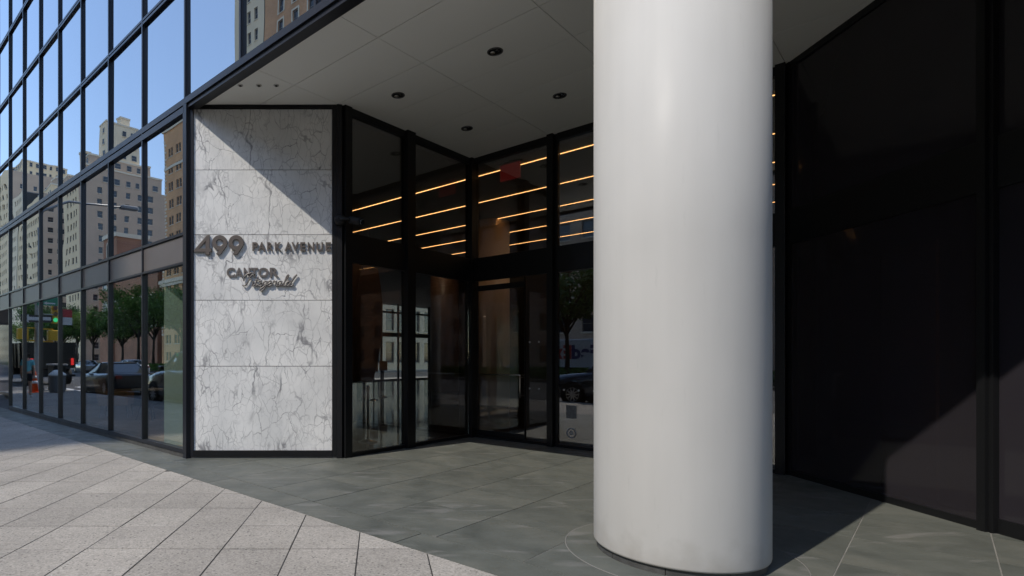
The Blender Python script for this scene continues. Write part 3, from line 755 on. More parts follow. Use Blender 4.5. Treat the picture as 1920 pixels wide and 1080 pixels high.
# ------------------------------------------------------------------ lobby and ground-floor room
structure(MB().prism([(-26.6, 5.7), (P1[0]-0.06, 5.7), (P1[0]-0.06, 8.99), (P3[0], 8.99), (8, 8.99), (8, 32), (-26.6, 32)], -0.1, -0.002).obj('lobby_floor', M_LOBBYFLOOR, None, AV.copy()))
structure(MB().prism([(-26.6, 5.7), (P1[0]-0.06, 5.7), (P1[0]-0.06, 9.05), (8, 9.05), (8, 32), (-26.6, 32)], 5.2, 5.36).obj('lobby_ceiling', M_LOBBYCEIL, None, AV.copy()))
lw = structure(MB().box(-14.2, 8, 18.2, 32, 0, 5.2).obj('lobby_core_wall', M_DARKWALL, None, AV.copy()))
structure(MB().box(7.6, 8, 9.0, 18.2, 0, 5.2).obj('lobby_end_wall', M_DARKWALL, None, AV.copy()))
structure(MB().box(-26.6, -14.2, 31.6, 32, 0, 5.2).obj('lobby_back_wall', M_DARKWALL, None, AV.copy()))
structure(MB().box(-26.6, -8.9, 6.9, 7.1, 0, 5.36).box(-9.1, -8.9, 5.9, 6.9, 0, 5.36).obj('lobby_side_wall', M_DARKWALL, None, AV.copy()))
structure(MB().box(-26.6, -26.4, 5.6, 12.0, 0, 5.36).obj('lobby_flank_wall', M_DARKWALL, None, AV.copy()))
structure(MB().box(-19.1, -8.2, FQ+0.15, 6.9, -0.1, 0.06).obj('shop_floor', M_OAK, None, AV.copy()))
structure(MB().box(-19.1, -8.2, FQ+0.18, 6.9, 2.96, 3.4).obj('shop_ceiling', M_DARKWALL, None, AV.copy()))
for k in range(6):
    q = 9.475 + 1.627*k
    x0 = (-15.0, -14.4, -13.5, -13.0, -12.5, -12.0)[k]
    s = tag(MB().box(0, 6.5-x0, -0.007, 0.007, -0.008, 0.0).obj('ceiling_light_strip', M_LED, None, av(x0, q, 5.198)),
        ['warm ceiling light line nearest the entrance glass in lobby', 'second warm ceiling light line from entrance glass', 'third warm ceiling light line from entrance glass',
         'fourth warm ceiling light line from entrance glass', 'fifth warm ceiling light line from entrance glass', 'sixth and deepest warm ceiling light line in lobby'][k], 'light', 'lobby ceiling light lines')
# stone-clad lobby columns
for (p, q, lab) in ((-8.77, 13.01, 'round beige lobby column behind the glass door'), (-13.4, 16.9, 'round brown lobby column deep behind the entrance glass')):
    c = tag(empty('lobby_column', av(p, q, 0)), lab, 'column', 'round columns inside lobby')
    MB().lathe([(0.54, 0.26), (0.54, 5.199)], 48).obj('shaft', M_LOBBYCOL if p > -10 else M_WALNUT, c, av(p, q, 0))
    MB().lathe([(0.52, 0.0), (0.52, 0.258)], 48).obj('base', M_BLACK, c, av(p, q, 0))
M_ADDEDDL = P('added_lobby_lamp', (0.9, 0.8, 0.7), 0.5, emit=(1.0, 0.78, 0.56), estr=40.0)  # unseen downlights added to brighten the lobby and its beige column
for (p, q, lab) in ((-6.95, 13.0, 'added lobby downlight in front of the beige round column'), (-13.0, 15.8, 'added lobby downlight beside the brown round column'), (-11.2, 9.9, 'added lobby downlight over the fin sculpture'), (-4.4, 12.1, 'added lobby downlight deep behind second door wall pane')):
    Md = av(p, q, 5.199); d = tag(empty('added_lobby_downlight', Md), lab, 'downlight', 'added lobby ceiling downlights')
    MB().lathe([(0.085, 0.0), (0.085, -0.006), (0.065, -0.008)], 20, caps=False).obj('trim_ring', M_BLACK, d, Md)
    MB().lathe([(0.064, -0.002), (0.064, -0.0015)], 20).obj('lamp', M_ADDEDDL, d, Md)
# rear glazing towards the cross street
rw = tag(empty('rear_window_wall', av(-26.5, 12, 0)), 'tall black framed window wall at far end of lobby', 'window wall')
qv = [12.0 + 1.63*k for k in range(13)]
for q in qv: MB().box(-0.06, 0.06, -0.05, 0.05, 0, 5.36).obj('mullion', M_BLACK, rw, av(-26.5, q, 0))
for z, hgt in ((0.0, 0.08), (2.95, 0.28), (4.55, 0.12), (5.28, 0.08)):
    MB().box(-0.07, 0.07, 0, qv[-1]-12, z, z+hgt).obj('transom_bar', M_BLACK, rw, av(-26.5, 12, 0))
for a in range(len(qv)-1):
    for z0, z1 in ((0.08, 2.95), (3.23, 4.55), (4.67, 5.28)):
        MB().box(-0.006, 0.006, 0.055, 1.575, z0, z1).obj('glass_pane', M_LOBBYWIN, rw, av(-26.5, qv[a], 0))
# hanging wooden fin sculpture
sc_ = tag(empty('fin_sculpture', av(-11.7, 10.9, 0.86)), 'tall brown wooden fin sculpture hanging in lobby beside marble wall', 'sculpture')
for k, (dx, w0, tw) in enumerate(((-0.35, 0.30, 0.1), (-0.05, 0.42, 0.35), (0.28, 0.34, 0.6))):
    rings = []
    for i in range(15):
        t = i/14; z = t*3.6
        wd = w0*(0.12+math.sin(math.pi*min(1, t*0.85+0.1))**0.8); an = tw + 0.5*t
        ca, sa = math.cos(an), math.sin(an)
        rings.append([(dx+0.12*math.sin(2*t)+ca*u-sa*v, sa*u+ca*v, z) for u, v in ((-wd, -0.03), (wd, -0.03), (wd, 0.03), (-wd, 0.03))])
    MB().loft(rings, True, True, 0, False).obj('fin', M_WALNUT, sc_, av(-11.7, 10.9, 0.86))
sw = MB()
for dx in (-0.3, 0.0, 0.35): sw.tube([(dx, 0, 3.5), (dx, 0, 4.34)], 0.006, 5)
sw.obj('hanging_wire', M_STEEL, sc_, av(-11.7, 10.9, 0.86))
# stanchion posts
def stanchion(p, q, lab, sign=False):
    s = tag(empty('stanchion', av(p, q, 0)), lab, 'stanchion', 'queue posts in lobby')
    MB().lathe([(0.17, 0.0), (0.17, 0.012), (0.03, 0.04), (0.022, 0.06)], 24).obj('base', M_STEEL, s, av(p, q, 0))
    MB().lathe([(0.022, 0.06), (0.022, 0.93), (0.035, 0.95), (0.035, 1.0), (0.02, 1.02)], 16).obj('pole', M_STEEL if not sign else M_BLACK, s, av(p, q, 0))
    if sign: MB().box(-0.16, 0.16, -0.015, 0.015, 1.03, 1.4).obj('sign_plate', M_TANWOOD, s, av(p, q, 0, math.radians(30)))
stanchion(-7.36, 7.06, 'chrome queue post just inside first lobby glass pane')
stanchion(-15.3, 15.5, 'black sign post with brown plate standing deep in lobby', True)
stanchion(-14.5, 14.2, 'black queue post with brown plate near lobby rear windows', True)
# vertical banner at the rear glazing
bn = tag(empty('window_banner', av(-26.3, 24.4, 3.25)), 'dark banner with upright white word SPACE on lobby rear window', 'banner')
MB().box(-0.01, 0.01, -0.55, 0.55, 0, 1.3).obj('cloth', P('dark_banner_cloth', (0.035, 0.035, 0.04), 0.7), bn, av(-26.3, 24.4, 3.25))

def glyph(ch, mat, depth, bold=0.0, name='letter', shear=0.0):
    cu = bpy.data.curves.new('glyph', 'FONT'); cu.body = ch; cu.extrude = 0.5; cu.offset = bold; cu.resolution_u = 6; cu.shear = shear
    ob = bpy.data.objects.new('glyph', cu); COL.objects.link(ob)
    dg = bpy.context.evaluated_depsgraph_get()
    me = bpy.data.meshes.new_from_object(ob.evaluated_get(dg))
    bpy.data.objects.remove(ob); bpy.data.curves.remove(cu)
    xs = [v.co.x for v in me.vertices]; ys_ = [v.co.y for v in me.vertices]; zs_ = [v.co.z for v in me.vertices]
    x0, x1, y0, y1, z0, z1 = min(xs), max(xs), min(ys_), max(ys_), min(zs_), max(zs_)
    for v in me.vertices:      # unit box, upright: x right, z up, y toward the wall
        a = (v.co.x-x0)/(x1-x0); b_ = (v.co.y-y0)/(y1-y0); c = (v.co.z-z0)/(z1-z0)
        v.co = (a, -c*depth, b_)
    me.materials.clear(); me.materials.append(mat)
    me.update()
    return me
def letter(ch, x0, x1, z0, z1, parent, M, mat, depth, bold=0.0, name='letter', shear=0.0):
    me = glyph(ch, mat, depth, bold, name, shear); me.name = name
    for v in me.vertices: v.co = (x0+v.co.x*(x1-x0), v.co.y, z0+v.co.z*(z1-z0))
    return inst(name, me, parent, M)
M_BANNERTXT = P('white_banner_print', (0.6, 0.6, 0.6), 0.6)
z = 0.16
for ch in 'SPACE':
    # the word runs upward, each letter turned on its side
    letter(ch, 0, 0.17, 0, 0.32, bn, av(-26.26, 24.2, 3.25+z) @ Matrix.Rotation(math.radians(90), 4, 'Z') @ Matrix.Rotation(math.radians(-90), 4, 'Y'), M_BANNERTXT, 0.004, 0.01)
    z += 0.2
# exit sign
ex = tag(empty('exit_sign', av(-5.70, 9.14, 4.84)), 'small red exit sign hanging behind the glass above the door', 'sign')
MB().chbox(-0.21, 0.21, -0.02, 0.02, 0.0, 0.30, 0.006).obj('face', M_EXIT, ex, av(-5.70, 9.14, 4.84))
MB().box(-0.24, 0.24, -0.03, 0.03, 0.31, 0.335).box(-0.02, 0.02, -0.02, 0.02, 0.336, 0.36).obj('bracket', M_BLACK, ex, av(-5.70, 9.14, 4.84))

tag(MB().box(-13.0, -9.4, 6.35, 6.42, -0.015, 0).obj('shop_light_strip', M_SHOPLED, None, av(0, 0, 2.958)), 'warm ceiling light line inside ground floor room next to marble', 'light')
# ground-floor room: pale green partition, lounge chairs and table
tag(MB().chbox(-3.62, -2.96, 9.45, 9.62, 0.06, 2.95, 0.008).obj('partition_panel', M_GREENWALL), 'pale green upright partition behind first window next to marble wall', 'partition')
def chair(p, q, rz, lab):
    M = av(p, q, 0.06, rz)
    c = tag(empty('lounge_chair', M), lab, 'chair', 'tan lounge chairs inside window')
    MB().chbox(-0.36, 0.36, -0.34, 0.34, 0.30, 0.46, 0.03).obj('seat', M_TANWOOD, c, M)
    bk = MB(); bk.loft([[(x, 0.24+0.10*t, 0.44+0.5*t) for x in (-0.36, 0.36)] + [(x, 0.36+0.10*t, 0.44+0.5*t) for x in (0.36, -0.36)] for t in (0, 0.5, 1)], True, True, 0, False)
    bk.obj('backrest', M_TANWOOD, c, M)
    for sx in (-1, 1):
        MB().chbox(sx*0.40-0.04, sx*0.40+0.04, -0.34, 0.34, 0.30, 0.66, 0.02).obj('armrest', M_TANWOOD, c, M)
        for sy in (-1, 1): MB().tube([(sx*0.3, sy*0.28, 0.30), (sx*0.34, sy*0.32, 0.0)], [0.022, 0.014], 8).obj('leg', M_BLACK, c, M)
chair(-14.6, 5.3, 2.6, 'tan lounge chair inside the window beside round table')
chair(-11.6, 5.9, 3.6, 'tan lounge chair near pale green partition')
tm = av(-13.2, 5.5, 0.06)
tb = tag(empty('cafe_table', tm), 'small round pale table between tan chairs inside window', 'table')
MB().lathe([(0.34, 0.70), (0.35, 0.71), (0.35, 0.735), (0.34, 0.74)], 32).obj('top', P('pale_table_top', (0.62, 0.58, 0.5), 0.4), tb, tm)
for k in range(3):
    a = k*2.094
    MB().tube([(0.05*math.cos(a), 0.05*math.sin(a), 0.70), (0.26*math.cos(a), 0.26*math.sin(a), 0.0)], 0.018, 8).obj('leg', M_BLACK, tb, tm)

# ------------------------------------------------------------------ soffit fittings, camera
dl = 0
M_DLRING = P('downlight_trim', (0.10, 0.10, 0.10), 0.4, 0.6)
for (p, q, lab) in ((-3.96, 6.0, 'round recessed downlight in soffit nearest the street and column'), (-5.62, 6.0, 'round recessed downlight in soffit nearest marble wall'),
                    (-3.96, 7.68, 'round recessed downlight in soffit beside column above door wall'), (-5.62, 7.68, 'round recessed downlight in soffit over inner glass corner')):
    Md = av(p, q, SOFZ)
    d = tag(empty('downlight', Md), lab, 'downlight', 'recessed soffit downlights')
    MB().lathe([(0.098, 0.001), (0.098, -0.008), (0.082, -0.012), (0.080, -0.003)], 28, caps=False).obj('trim_ring', M_DLRING, d, Md)
    MB().lathe([(0.0805, -0.0035), (0.0805, -0.0025)], 28).obj('cup', M_BLACK, d, Md)
    for sx in (-1, 1): MB().lathe([(0.033, -0.003), (0.030, -0.010), (0.015, -0.014)], 16, (sx*0.036, 0, 0)).obj('lens', M_STEEL if sx < 0 else M_CARGLASS, d, Md)
for k, x in enumerate((-1.96, -1.70, -1.455)):
    Md = Matrix.Translation((x, 7.92, SOFZ))
    s = tag(empty('soffit_nozzle', Md), ['small round soffit fitting nearest the facade edge', 'middle of three small round soffit fittings above marble', 'small round soffit fitting farthest from facade edge'][k], 'soffit fitting', 'small fittings in soffit above marble wall')
    MB().lathe([(0.038, 0.001), (0.038, -0.006), (0.030, -0.008)], 18).obj('escutcheon', M_STEEL, s, Md)
    MB().lathe([(0.020, -0.008), (0.018, -0.016)], 14).obj('nozzle', M_BLACK, s, Md)
Mc = Matrix.Translation((-0.60, 8.512, 3.60))
sc2 = tag(empty('security_camera', Mc), 'small black security camera on post beside marble wall', 'security camera')
MB().lathe([(0.085, 0.0), (0.085, -0.05), (0.07, -0.075), (0.04, -0.09)], 20, axis='Y').obj('mount', M_PLASTIC, sc2, Mc)
MB().tube([(0.0, -0.09, 0), (0.10, -0.13, -0.01), (0.20, -0.10, -0.02)], 0.022, 10).obj('arm', M_PLASTIC, sc2, Mc)
MB().tube([(0.16, -0.06, -0.01), (0.33, -0.20, -0.075)], [0.058, 0.062], 16).obj('housing', M_PLASTIC, sc2, Mc)
MB().tube([(0.331, -0.201, -0.0755), (0.35, -0.216, -0.083)], [0.05, 0.042], 16).obj('lens_hood', M_CARGLASS, sc2, Mc)

# ------------------------------------------------------------------ lettering on the marble: metres on the wall plane y = 8.56
SX = 8.56/1056
def wx(u): return (u-712)*SX
def wz(v): return 1.52-(v-671)*SX
def zx(x): return wx(350 + x/6.62)
def zz(y): return wz(420 + y/6.62)
Ms = Matrix.Translation((0, 8.53, 0))
num = tag(empty('house_number', Matrix.Translation((zx(400), 8.56, zz(385)))), 'large bronze numerals 499 on the marble wall', 'sign')
def outline_mesh(name, loops, depth, mat):
    cu = bpy.data.curves.new(name, 'CURVE'); cu.dimensions = '2D'; cu.fill_mode = 'BOTH'; cu.extrude = depth/2; cu.bevel_depth = 0.002; cu.bevel_resolution = 1
    for lp in loops:
        s = cu.splines.new('POLY'); s.points.add(len(lp)-1); s.use_cyclic_u = True
        for i, (x, y) in enumerate(lp): s.points[i].co = (x, y, 0, 1)
    ob = bpy.data.objects.new(name, cu); COL.objects.link(ob)
    dg = bpy.context.evaluated_depsgraph_get(); me = bpy.data.meshes.new_from_object(ob.evaluated_get(dg))
    bpy.data.objects.remove(ob); bpy.data.curves.remove(cu)
    for v in me.vertices: v.co = (v.co.x, -v.co.z-depth/2, v.co.y)
    me.materials.clear(); me.materials.append(mat); me.update()
    return me
DN = 0.026
k_ = (1/6.62)*SX
def dig(pts): return [(x*k_, y*k_) for x, y in pts]
four = [dig([(0, 32), (0, 52), (165, 240), (190, 240), (190, 75), (215, 75), (215, 35), (190, 35), (190, 0), (145, 0), (145, 35), (6, 35)])[::1],
        dig([(58, 75), (145, 75), (145, 172)])]
four[0] = dig([(0, 35), (0, 55), (162, 240), (190, 240), (190, 76), (215, 76), (215, 35), (190, 35), (190, 0), (144, 0), (144, 35)])
inst('digit', outline_mesh('digit', four, DN, M_BRONZE), num, Matrix.Translation((zx(100), 8.528+DN, zz(385))))
R9, r9 = 92.0, 44.0
cx9, cy9 = 92.0, 240-92.0
a0 = math.radians(-38)                     # where the leg leaves the bowl on its outer side
outer = []
a1 = math.radians(-92)
n9 = 44
for i in range(n9+1):
    t = a0 + (2*math.pi + a1 - a0)*i/n9
    outer.append((cx9+R9*math.cos(t), cy9+R9*math.sin(t)))
outer += [(50, 12), (58, 2), (70, 0), (100, 0)]
inner = [(cx9+r9*math.cos(2*math.pi*i/28), cy9+r9*math.sin(2*math.pi*i/28)) for i in range(28)]
nine = outline_mesh('digit', [dig(outer), dig(inner)], DN, M_BRONZE)
for x in (325, 528): inst('digit', nine, num, Matrix.Translation((zx(x), 8.528+DN, zz(385))))
ave = tag(empty('street_name_lettering', Matrix.Translation((zx(1300), 8.56, zz(340)))), 'bronze raised letters reading PARK AVENUE on the marble wall', 'sign')
for ch, a, b_ in (('P', 820, 890), ('A', 890, 984), ('R', 1003, 1072), ('K', 1100, 1180), ('A', 1220, 1314), ('V', 1306, 1396), ('E', 1413, 1475), ('N', 1505, 1585), ('U', 1613, 1695), ('E', 1727, 1793)):
    letter(ch, zx(a), zx(b_), zz(338), zz(230), ave, Ms @ Matrix.Translation((0, 0.02, 0)), M_BRONZE, 0.016, 0.028)
can = tag(empty('tenant_lettering', Matrix.Translation((zx(820), 8.56, zz(660)))), 'grey metal block letters reading CANTOR on the marble', 'sign')
for ch, a, b_ in (('C', 500, 602), ('A', 604, 704), ('N', 712, 794), ('T', 798, 888), ('O', 892, 1020), ('R', 1034, 1147)):
    letter(ch, zx(a), zx(b_), zz(662), zz(545), can, Ms @ Matrix.Translation((0, 0.024, 0)), M_GREYMET, 0.014, 0.034)
fz = tag(empty('script_lettering', Matrix.Translation((zx(1040), 8.56, zz(770)))), 'grey metal script lettering reading Fitzgerald under the block letters', 'sign')
def smooth(pts, n=5):
    out = []
    for i in range(len(pts)-1):
        p0 = pts[max(i-1, 0)]; p1 = pts[i]; p2 = pts[i+1]; p3 = pts[min(i+2, len(pts)-1)]
        for j in range(n):
            t = j/n
            out.append(tuple(0.5*(2*p1[c]+(p2[c]-p0[c])*t+(2*p0[c]-5*p1[c]+4*p2[c]-p3[c])*t*t+(3*p1[c]-p0[c]-3*p2[c]+p3[c])*t**3) for c in (0, 1)))
    return out+[pts[-1]]
SCRIPT = {
 'F': [[(700,758),(715,772),(745,752),(775,705),(800,655),(822,632)], [(716,712),(718,668),(758,628),(815,612),(858,628)], [(768,705),(795,690),(822,698)]],
 'i': [[(838,712),(822,756),(832,771),(858,748)], [(848,684),(850,680)]],
 't': [[(890,655),(862,748),(870,770),(895,750)], [(852,700),(906,694)]],
 'z': [[(898,716),(938,710),(896,768),(942,764)]],
 'g': [[(1004,716),(970,718),(952,752),(968,770),(996,742),(1006,714),(978,792),(938,830),(914,818),(955,786),(1012,752)]],
 'e': [[(1014,748),(1050,730),(1044,708),(1020,722),(1012,756),(1030,771),(1062,752)]],
 'r': [[(1064,766),(1086,708),(1096,722),(1122,712),(1108,758),(1122,770),(1138,756)]],
 'a': [[(1186,716),(1152,718),(1132,752),(1148,770),(1176,742),(1188,714),(1174,760),(1194,766)]],
 'l': [[(1196,752),(1250,684),(1272,642),(1252,644),(1212,748),(1220,771),(1244,754)]],
 'd': [[(1296,716),(1262,718),(1242,752),(1258,770),(1286,742),(1340,660),(1370,632),(1340,672),(1290,752),(1302,773),(1332,752)]]}
for ch in 'Fitzgerald':
    mb = MB()
    for st in SCRIPT[ch] if not isinstance(SCRIPT[ch], tuple) else []:
        pts = smooth(st)
        mb.tube([(zx(x), 0.0, zz(y)) for x, y in pts], 0.0115, 6)
    if mb.v: mb.obj('letter', M_GREYMET, fz, Matrix.Translation((0, 8.534, 0)))
    SCRIPT[ch] = SCRIPT[ch]

# ------------------------------------------------------------------ buildings across the avenue and the cross street
M_BROWNBRICK = brick_mat('brown_brick', (0.72, 0.37, 0.18), (0.62, 0.30, 0.14), (0.66, 0.48, 0.32))
M_TANBRICK = brick_mat('tan_brick', (0.80, 0.42, 0.19), (0.70, 0.35, 0.15), (0.72, 0.50, 0.30))
M_REDBRICK = brick_mat('red_church_brick', (0.46, 0.20, 0.11), (0.38, 0.16, 0.09), (0.45, 0.32, 0.22))
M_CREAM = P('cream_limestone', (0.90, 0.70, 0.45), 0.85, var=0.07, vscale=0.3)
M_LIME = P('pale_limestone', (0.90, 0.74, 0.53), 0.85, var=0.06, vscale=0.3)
M_GREYST_SHADE = P('grey_stone_and_shaded_flank', (0.56, 0.42, 0.31), 0.85, var=0.08, vscale=0.3)  # also gives cream blocks the tone of a shaded flank
M_TRIM = P('white_stone_trim', (0.80, 0.70, 0.55), 0.8)
M_ROOF = P('flat_roof_gravel', (0.25, 0.24, 0.23), 0.9)

def holes_mesh(name, w, h, xs, zs_, reveal, mat):
    # wall sheet on y=0 facing -y with real openings and reveals
    mb = MB()
    xb = sorted(set([0.0, w] + [v for p in xs for v in p])); zb = sorted(set([0.0, h] + [v for p in zs_ for v in p]))
    xo = set(xs); zo = set(zs_)
    for i in range(len(xb)-1):
        for j in range(len(zb)-1):
            x0, x1, z0, z1 = xb[i], xb[i+1], zb[j], zb[j+1]
            if (x0, x1) in xo and (z0, z1) in zo:
                r = reveal
                mb.quad((x0,0,z0),(x0,r,z0),(x0,r,z1),(x0,0,z1)); mb.quad((x1,0,z0),(x1,0,z1),(x1,r,z1),(x1,r,z0))
                mb.quad((x0,0,z0),(x1,0,z0),(x1,r,z0),(x0,r,z0)); mb.quad((x0,0,z1),(x0,r,z1),(x1,r,z1),(x1,0,z1))
            else:
                mb.quad((x0,0,z0),(x1,0,z0),(x1,0,z1),(x0,0,z1))
    return mb.mesh(name, mat)

def window_mesh(w, h, reveal, frame=None, trim=None):
    mb = MB(); r = reveal-0.02; f = 0.07
    mb.quad((0,r,0),(w,r,0),(w,r,h),(0,r,h), 0)
    for b in ((0,f,0,h),(w-f,w,0,h),(f,w-f,0,f),(f,w-f,h-f,h),(f,w-f,h*0.5-0.03,h*0.5+0.03)):
        mb.box(b[0], b[1], r-0.06, r-0.005, b[2], b[3], 1)
    mb.box(-0.08, w+0.08, -0.10, 0.05, -0.14, -0.01, 2)
    if trim:
        t = trim
        mb.box(-t, -0.005, -0.09, 0.02, -0.14, h+t, 2); mb.box(w+0.005, w+t, -0.09, 0.02, -0.14, h+t, 2); mb.box(0, w, -0.09, 0.02, h+0.005, h+t, 2)
    return mb.mesh('window', [M_WINDARK, frame or M_WINFRAME, M_TRIM])

def wall_side(root, M, w, z0, z1, fh, pitch, ww, wh, mat, margin=1.2, reveal=0.25, trim=None, skip=None, pairs=False, visible=(0, 999)):
    n = max(1, int((w-2*margin)//pitch)); left = (w - n*pitch)/2
    xs = []
    for i in range(n):
        c = left + pitch*(i+0.5)
        if pairs: xs += [(c-ww-0.12, c-0.12), (c+0.12, c+ww+0.12)]
        else: xs.append((c-ww/2, c+ww/2))
    nf = int((z1-z0)//fh); zs_ = [(k*fh+0.9, k*fh+0.9+wh) for k in range(nf) if k*fh+0.9+wh < z1-z0-0.2]
    me = holes_mesh('wall', w, z1-z0, xs, zs_, reveal, mat)
    inst('wall', me, root, M @ Matrix.Translation((0, 0, z0)))
    wm = window_mesh(ww, wh, reveal, None, trim)
    for zz0, _ in zs_:
        if not (visible[0] <= z0+zz0 <= visible[1]): continue
        for x0, _ in xs:
            inst('window', wm, root, M @ Matrix.Translation((x0, 0, z0+zz0)))

AVQ = -42.43
def face_av(pL):      # avenue face: local x runs to -p, outward normal (local -y) points to +q
    return av(pL, AVQ, 0, math.pi)
def face_side(pR):    # flank that looks toward +p
    return av(pR, 0, 0)

def block(name, label, p_hi, p_lo, h, depth, mat, fh, pitch, ww, wh, side=True, trim=None, pairs=False, cornice=True, setbacks=(), vis=(0, 999), q0=AVQ):
    root = tag(empty(name, av(p_hi, q0, 0)), label, 'building')
    w = p_hi-p_lo
    M1 = av(p_hi, q0, 0, math.pi)
    wall_side(root, M1, w, 0, h, fh, pitch, ww, wh, mat, trim=trim, pairs=pairs, visible=vis)
    M2 = av(p_hi, q0-depth, 0) @ Matrix.Rotation(math.radians(90), 4, 'Z')
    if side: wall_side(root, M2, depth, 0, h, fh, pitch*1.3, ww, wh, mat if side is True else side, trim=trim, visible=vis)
    mb = MB(); e = 0.28
    mb.box(p_lo, p_hi-(e if side else 0), q0-depth, q0-e, 0, h-0.3)
    mb.obj('core', M_DARKWALL, root, AV.copy())
    MB().box(p_lo+0.01, p_hi-0.01, q0-depth+0.01, q0-0.01, h-0.4, h-0.02).obj('roof', M_ROOF, root, AV.copy())
    MB().box(p_lo, p_lo+0.2, q0-depth, q0-e-0.01, 0, h-0.5).box(p_lo, p_hi, q0-depth, q0-depth+0.2, 0, h-0.5).obj('back_wall', mat, root, AV.copy())
    if cornice:
        MB().box(p_lo-0.3, p_hi+0.45, q0-depth, q0+0.45, h-0.02, h+0.75).box(p_lo-0.15, p_hi+0.25, q0-depth, q0+0.25, h-0.7, h-0.021).obj('cornice', M_TRIM, root, AV.copy())
        MB().box(p_lo, p_hi+0.14, q0-depth, q0+0.14, h-8.4, h-7.9).obj('belt_course', M_TRIM, root, AV.copy())
    for k, (a, b, c, d, z0, z1, m_) in enumerate(setbacks):
        MB().box(a, b, q0-d, q0-c, z0, z1).obj('setback_storey', m_, root, AV.copy())
        MB().box(a-0.15, b+0.15, q0-d-0.15, q0-c+0.15, z1+0.001, z1+0.5).obj('parapet', M_TRIM, root, AV.copy())
        sw = window_mesh(1.3, 1.6, 0.12)
        for zz0 in [z0+0.9+3.3*i for i in range(int((z1-z0-1.5)//3.3)+1)]:
            for i in range(int((b-a-1.0)//2.8)): inst('window', sw, root, av(b-1.2-2.8*i, q0-c+0.14, zz0, math.pi))
            for i in range(int((d-c-1.0)//2.8)): inst('window', sw, root, av(b+0.14, q0-d+1.0+2.8*i, zz0) @ Matrix.Rotation(math.radians(90), 4, 'Z'))
    return root

block('brick_block', 'brown brick block down the avenue past the grey stone building', 95, 37, 46, 20, M_BROWNBRICK, 3.6, 3.6, 1.4, 2.0, side=False, vis=(0, 0))
ns = tag(empty('neighbour_building', av(34, 4, 0)), 'tan building next door down the avenue on the near side', 'building')
wall_side(ns, av(34, 4, 0), 46, 0, 40, 3.7, 3.2, 1.5, 2.0, M_TANBRICK, visible=(0, 0))
MB().box(34, 80, 4.3, 30, 0, 39.8).obj('core', M_DARKWALL, ns, AV.copy())
# slim tower opposite, whose shade falls on the far part of the near sidewalk
block('apartment_tower', 'slim pale stone tower straight across the avenue behind median trees', -18.6, -34.0, 78, 13, M_GREYST_SHADE, 3.5, 2.9, 1.5, 1.9, vis=(0, 40))
block('corner_block', 'low tan corner building beside the slim tower across the avenue', -34.4, -42, 16, 18, M_TANBRICK, 3.8, 2.5, 1.3, 2.0, side=False)
block('bank_building', 'mid height grey stone building across the avenue opposite the column', 36, -18.2, 30, 20, M_GREYST_SHADE, 3.8, 3.2, 1.6, 2.1, side=False, vis=(0, 24))
block('brick_tower', 'tall brown brick tower with white framed windows mirrored above the soffit edge', -59.8, -77.0, 92, 18, M_BROWNBRICK, 3.6, 3.9, 1.4, 2.3, trim=0.28, cornice=False, vis=(0, 90))
block('limestone_tower', 'tall pale limestone tower standing beside the brown brick tower', -77.2, -85.5, 92, 18, M_LIME, 3.5, 1.9, 0.95, 2.0, side=False, cornice=False)
t = block('tan_apartment_house', 'tan brick apartment house with pale quoins and cornice mirrored next to marble wall', -91.0, -114.4, 48.3, 20, M_TANBRICK, 3.45, 3.5, 0.95, 1.75, side=False, pairs=True)
qn = MB().box(-0.45, 0.05, -0.06, 0.35, 0, 0.42).mesh('quoin', M_TRIM); qn2 = MB().box(-0.85, 0.05, -0.06, 0.35, 0, 0.42).mesh('quoin', M_TRIM)
for k in range(56): inst('quoin', qn if k % 2 else qn2, t, av(-114.35, AVQ, 6+0.72*k, math.pi))
MB().box(-115, -91, AVQ, AVQ+0.6, 16.6, 17.3).box(-114.8, -91, AVQ, AVQ+0.35, 16.0, 16.59).obj('base_cornice', M_TRIM, t, AV.copy())
# church with brick gable, pale bands and round windows
ch = tag(empty('brick_church', av(-128, AVQ, 0)), 'red brick church with pale stone bands seen over the median trees', 'church')
MB().box(-150, -118, AVQ-22, AVQ-0.5, 0, 22).obj('nave', M_REDBRICK, ch, AV.copy())
g_ = MB(); g_.loft([[(-150, AVQ-22, 22), (-150, AVQ-0.5, 22), (-150, AVQ-11, 31)], [(-118, AVQ-22, 22), (-118, AVQ-0.5, 22), (-118, AVQ-11, 31)]], True, True, 0, False); g_.obj('roof', M_GREYST_SHADE, ch, AV.copy())
MB().box(-149, -141, AVQ-8, AVQ, 0, 31).obj('bell_tower', M_REDBRICK, ch, AV.copy())
MB().box(-149.4, -140.6, AVQ-8.4, AVQ+0.4, 31.001, 32).obj('tower_parapet', M_TRIM, ch, AV.copy())
for z in (8, 14.5, 21.4): MB().box(-149.2, -117.8, AVQ-0.51, AVQ-0.3, z, z+0.6).obj('stone_band', M_TRIM, ch, AV.copy())
aw = MB(); pts = [(1.1*math.cos(t_*math.pi/10), 4.2+1.1*math.sin(t_*math.pi/10)) for t_ in range(11)]
aw.poly([(1.1, -0.02, 0)] + [(x, -0.02, z) for x, z in pts] + [(-1.1, -0.02, 0)], 0)
for i in range(10):
    a, b = pts[i], pts[i+1]
    aw.box(min(a[0], b[0])*1.1-0.05, max(a[0], b[0])*1.1+0.05, -0.15, 0.0, min(a[1], b[1]), max(a[1], b[1])+0.25, 1)
aw.box(-1.35, -1.1, -0.15, 0, -0.3, 4.3, 1).box(1.1, 1.35, -0.15, 0, -0.3, 4.3, 1)
awm = aw.mesh('arched_window', [M_WINDARK, M_TRIM])
for k in range(5): inst('arched_window', awm, ch, av(-120.5-4.6*k, AVQ-0.48, 10.0, math.pi))
